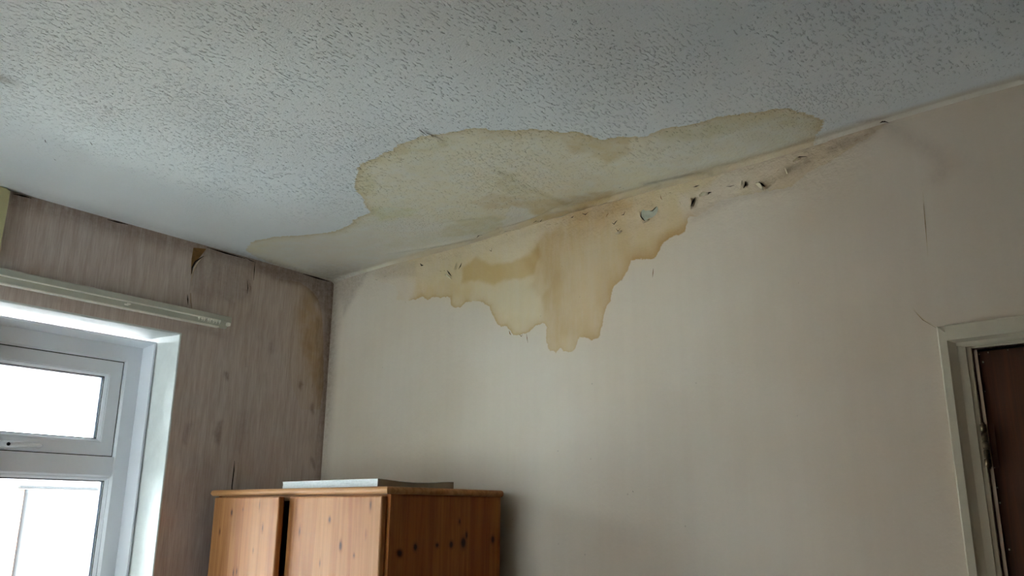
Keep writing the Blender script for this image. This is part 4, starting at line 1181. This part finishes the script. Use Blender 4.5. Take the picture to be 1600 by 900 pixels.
for pts, w in (([(-2.2061,0.6589),(-2.2214,0.6659)], 0.006), ([(-2.1330,0.7421),(-2.1453,0.7519)], 0.007), ([(-2.3175,0.7214),(-2.3226,0.7282)], 0.005), ([(-1.9011,0.6917),(-1.9075,0.6989)], 0.004), ([(-1.8529,0.7334),(-1.8579,0.7418)], 0.004), ([(-1.6555,1.9380),(-1.6358,1.9307),(-1.6374,1.9454)], 0.0045),
               ([(-1.6327,1.9334),(-1.6303,1.9434),(-1.6140,1.9335)], 0.004), ([(-1.8982,1.9266),(-1.8790,1.9163),(-1.8645,1.9199)], 0.0035), ([(-1.2730,1.8696),(-1.2660,1.8691)], 0.005), ([(-1.2674,1.8808),(-1.2646,1.8832)], 0.004), ([(-1.1541,0.9677),(-1.1414,0.9632)], 0.004), ([(-1.4033,1.1872),(-1.4100,1.1993)], 0.006),
               ([(-0.5629,1.9359),(-0.5560,1.9330),(-0.5503,1.9468)], 0.006), ([(-1.6562,1.7829),(-1.6425,1.7798)], 0.003), ([(-1.4324,1.2441),(-1.4398,1.2614),(-1.4464,1.2847)], 0.0028), ([(-1.4323,1.2631),(-1.4339,1.2905),(-1.4331,1.3206)], 0.0024)):
    patch('dark_speck', strip_poly(pts, w), 0.0075 if pts[0][1] > CY - 0.25 else 0.0022, frame_C, M_HOLE, ceiling)

# window wall: torn flap with brown backing, open joints under the ceiling, splits
patch('brown_backing', [(0.6335,2.5276),(0.5843,2.5357),(0.6052,2.4997),(0.6243,2.4716),(0.6308,2.4238),(0.6357,2.4850)], 0.0010, frame_L, M_BROWN, wall_left)
for pts, w in (([(0.6295,2.4333),(0.6298,2.4563),(0.6203,2.4796),(0.5911,2.5079)], 0.0060), ([(0.6363,2.3586),(0.6329,2.3411),(0.6293,2.3215)], 0.0045), ([(0.5825,2.5421),(0.5069,2.5401),(0.4232,2.5405)], 0.0060),
               ([(0.4236,2.5441),(0.4008,2.5386),(0.3810,2.5373)], 0.0030), ([(0.3812,2.5385),(0.3806,2.5064),(0.3792,2.4672)], 0.0036), ([(0.4064,2.4610),(0.4006,2.4331),(0.4010,2.4111)], 0.0040), ([(0.1587,2.5435),(0.0886,2.5426),(0.0261,2.5422)], 0.0065),
               ([(1.2254,2.5394),(1.2007,2.5412),(1.1735,2.5416)], 0.0050), ([(0.9427,2.5417),(0.9090,2.5427),(0.8725,2.5443)], 0.0050), ([(0.3888,1.8114),(0.3878,1.7787),(0.3894,1.7244),(0.3848,1.6602)], 0.0045), ([(0.7565,2.5523),(0.7021,2.5512),(0.6413,2.5513)], 0.0030),
               ([(0.0731,2.1199),(0.0748,2.1047)], 0.003)):
    patch('paper_crack', strip_poly(pts, w), 0.0016, frame_L, M_HOLE, wall_left)
flap('paper_flake', [(0.5816,2.5127),(0.6044,2.4928),(0.6189,2.4682),(0.6276,2.4383),(0.6286,2.4059)], (-0.005, 0.003), 0.0025, frame_L, M_LFLAP, wall_left)
flap('paper_flake', [(0.6120,2.3091),(0.6182,2.3396),(0.6238,2.3658)], (0.010, 0.0), 0.006, frame_L, M_LFLAP, wall_left)
flap('paper_flake', [(0.3729,1.8078),(0.3711,1.7685),(0.3729,1.7141)], (0.006, 0.0), 0.006, frame_L, M_LFLAP, wall_left)

# ------------------------------------------------------------------ outside: neighbour's brick wall, gutter and downpipe
def build_neighbour():
    px = PIPE_X
    D = 6.98                                  # from the eye to the wall, square to the window wall
    nx, ny = math.cos(SK), math.sin(SK)
    NM = Matrix.Translation((-D * nx, -D * ny, 0)) @ Matrix.Rotation(LROT, 4, 'Z')   # local x along wall to the near end, y out of the wall
    # the view's pipe foot in local x
    b = empty('neighbour_house', NM, label='overexposed brick house with a grey downpipe seen through the window', category='house')
    ztop = EYE + 0.165
    box('house_wall', (px - 1.9, -6.0, -2.7), (px + 1.5, 0, ztop), M_MORTAR, b)
    rr = random.Random(3)
    bl, bh, j = 0.215, 0.065, 0.010
    protos = []
    for k in range(4):
        bm = bmesh.new()
        add_box(bm, (0, -0.01, 0), (bl, 0.008 + 0.001 * k, bh), 0.003, 1)
        bmesh.ops.recalc_face_normals(bm, faces=bm.faces[:])
        me = bpy.data.meshes.new('brick')
        bm.to_mesh(me); bm.free()
        me.materials.append(M_BRICK if k % 2 else M_BRICK2)
        protos.append(me)
    for c in range(15):
        z = ztop - 0.012 - (c + 1) * (bh + j)
        for i in range(-8, 6):
            x = px + i * (bl + j) + (0.1125 if c % 2 else 0.0)
            o = bpy.data.objects.new('brick', rr.choice(protos))
            COL.objects.link(o)
            o.parent = b
            o.location = (x, rr.uniform(-0.002, 0.002), z)
    bm = bmesh.new()
    add_tube(bm, [(px, 0.05, ztop - 0.02), (px, 0.05, -2.7)], 0.026, 10)
    bm_to('downpipe', bm, M_PIPE, b, True)
    bm = bmesh.new()
    add_box(bm, (px - 1.9, 0.0, ztop - 0.012), (px + 0.06, 0.05, ztop + 0.012), 0.004)
    bm_to('gutter', bm, M_PIPE, b)
    return b


PIPE_X = -2.9433
build_neighbour()
g = link('ground', mesh('ground', [(-40, -40, -2.7), (3, -40, -2.7), (3, 40, -2.7), (-40, 40, -2.7)], [(0, 1, 2, 3)]), M_PAVE)
g['kind'] = 'structure'
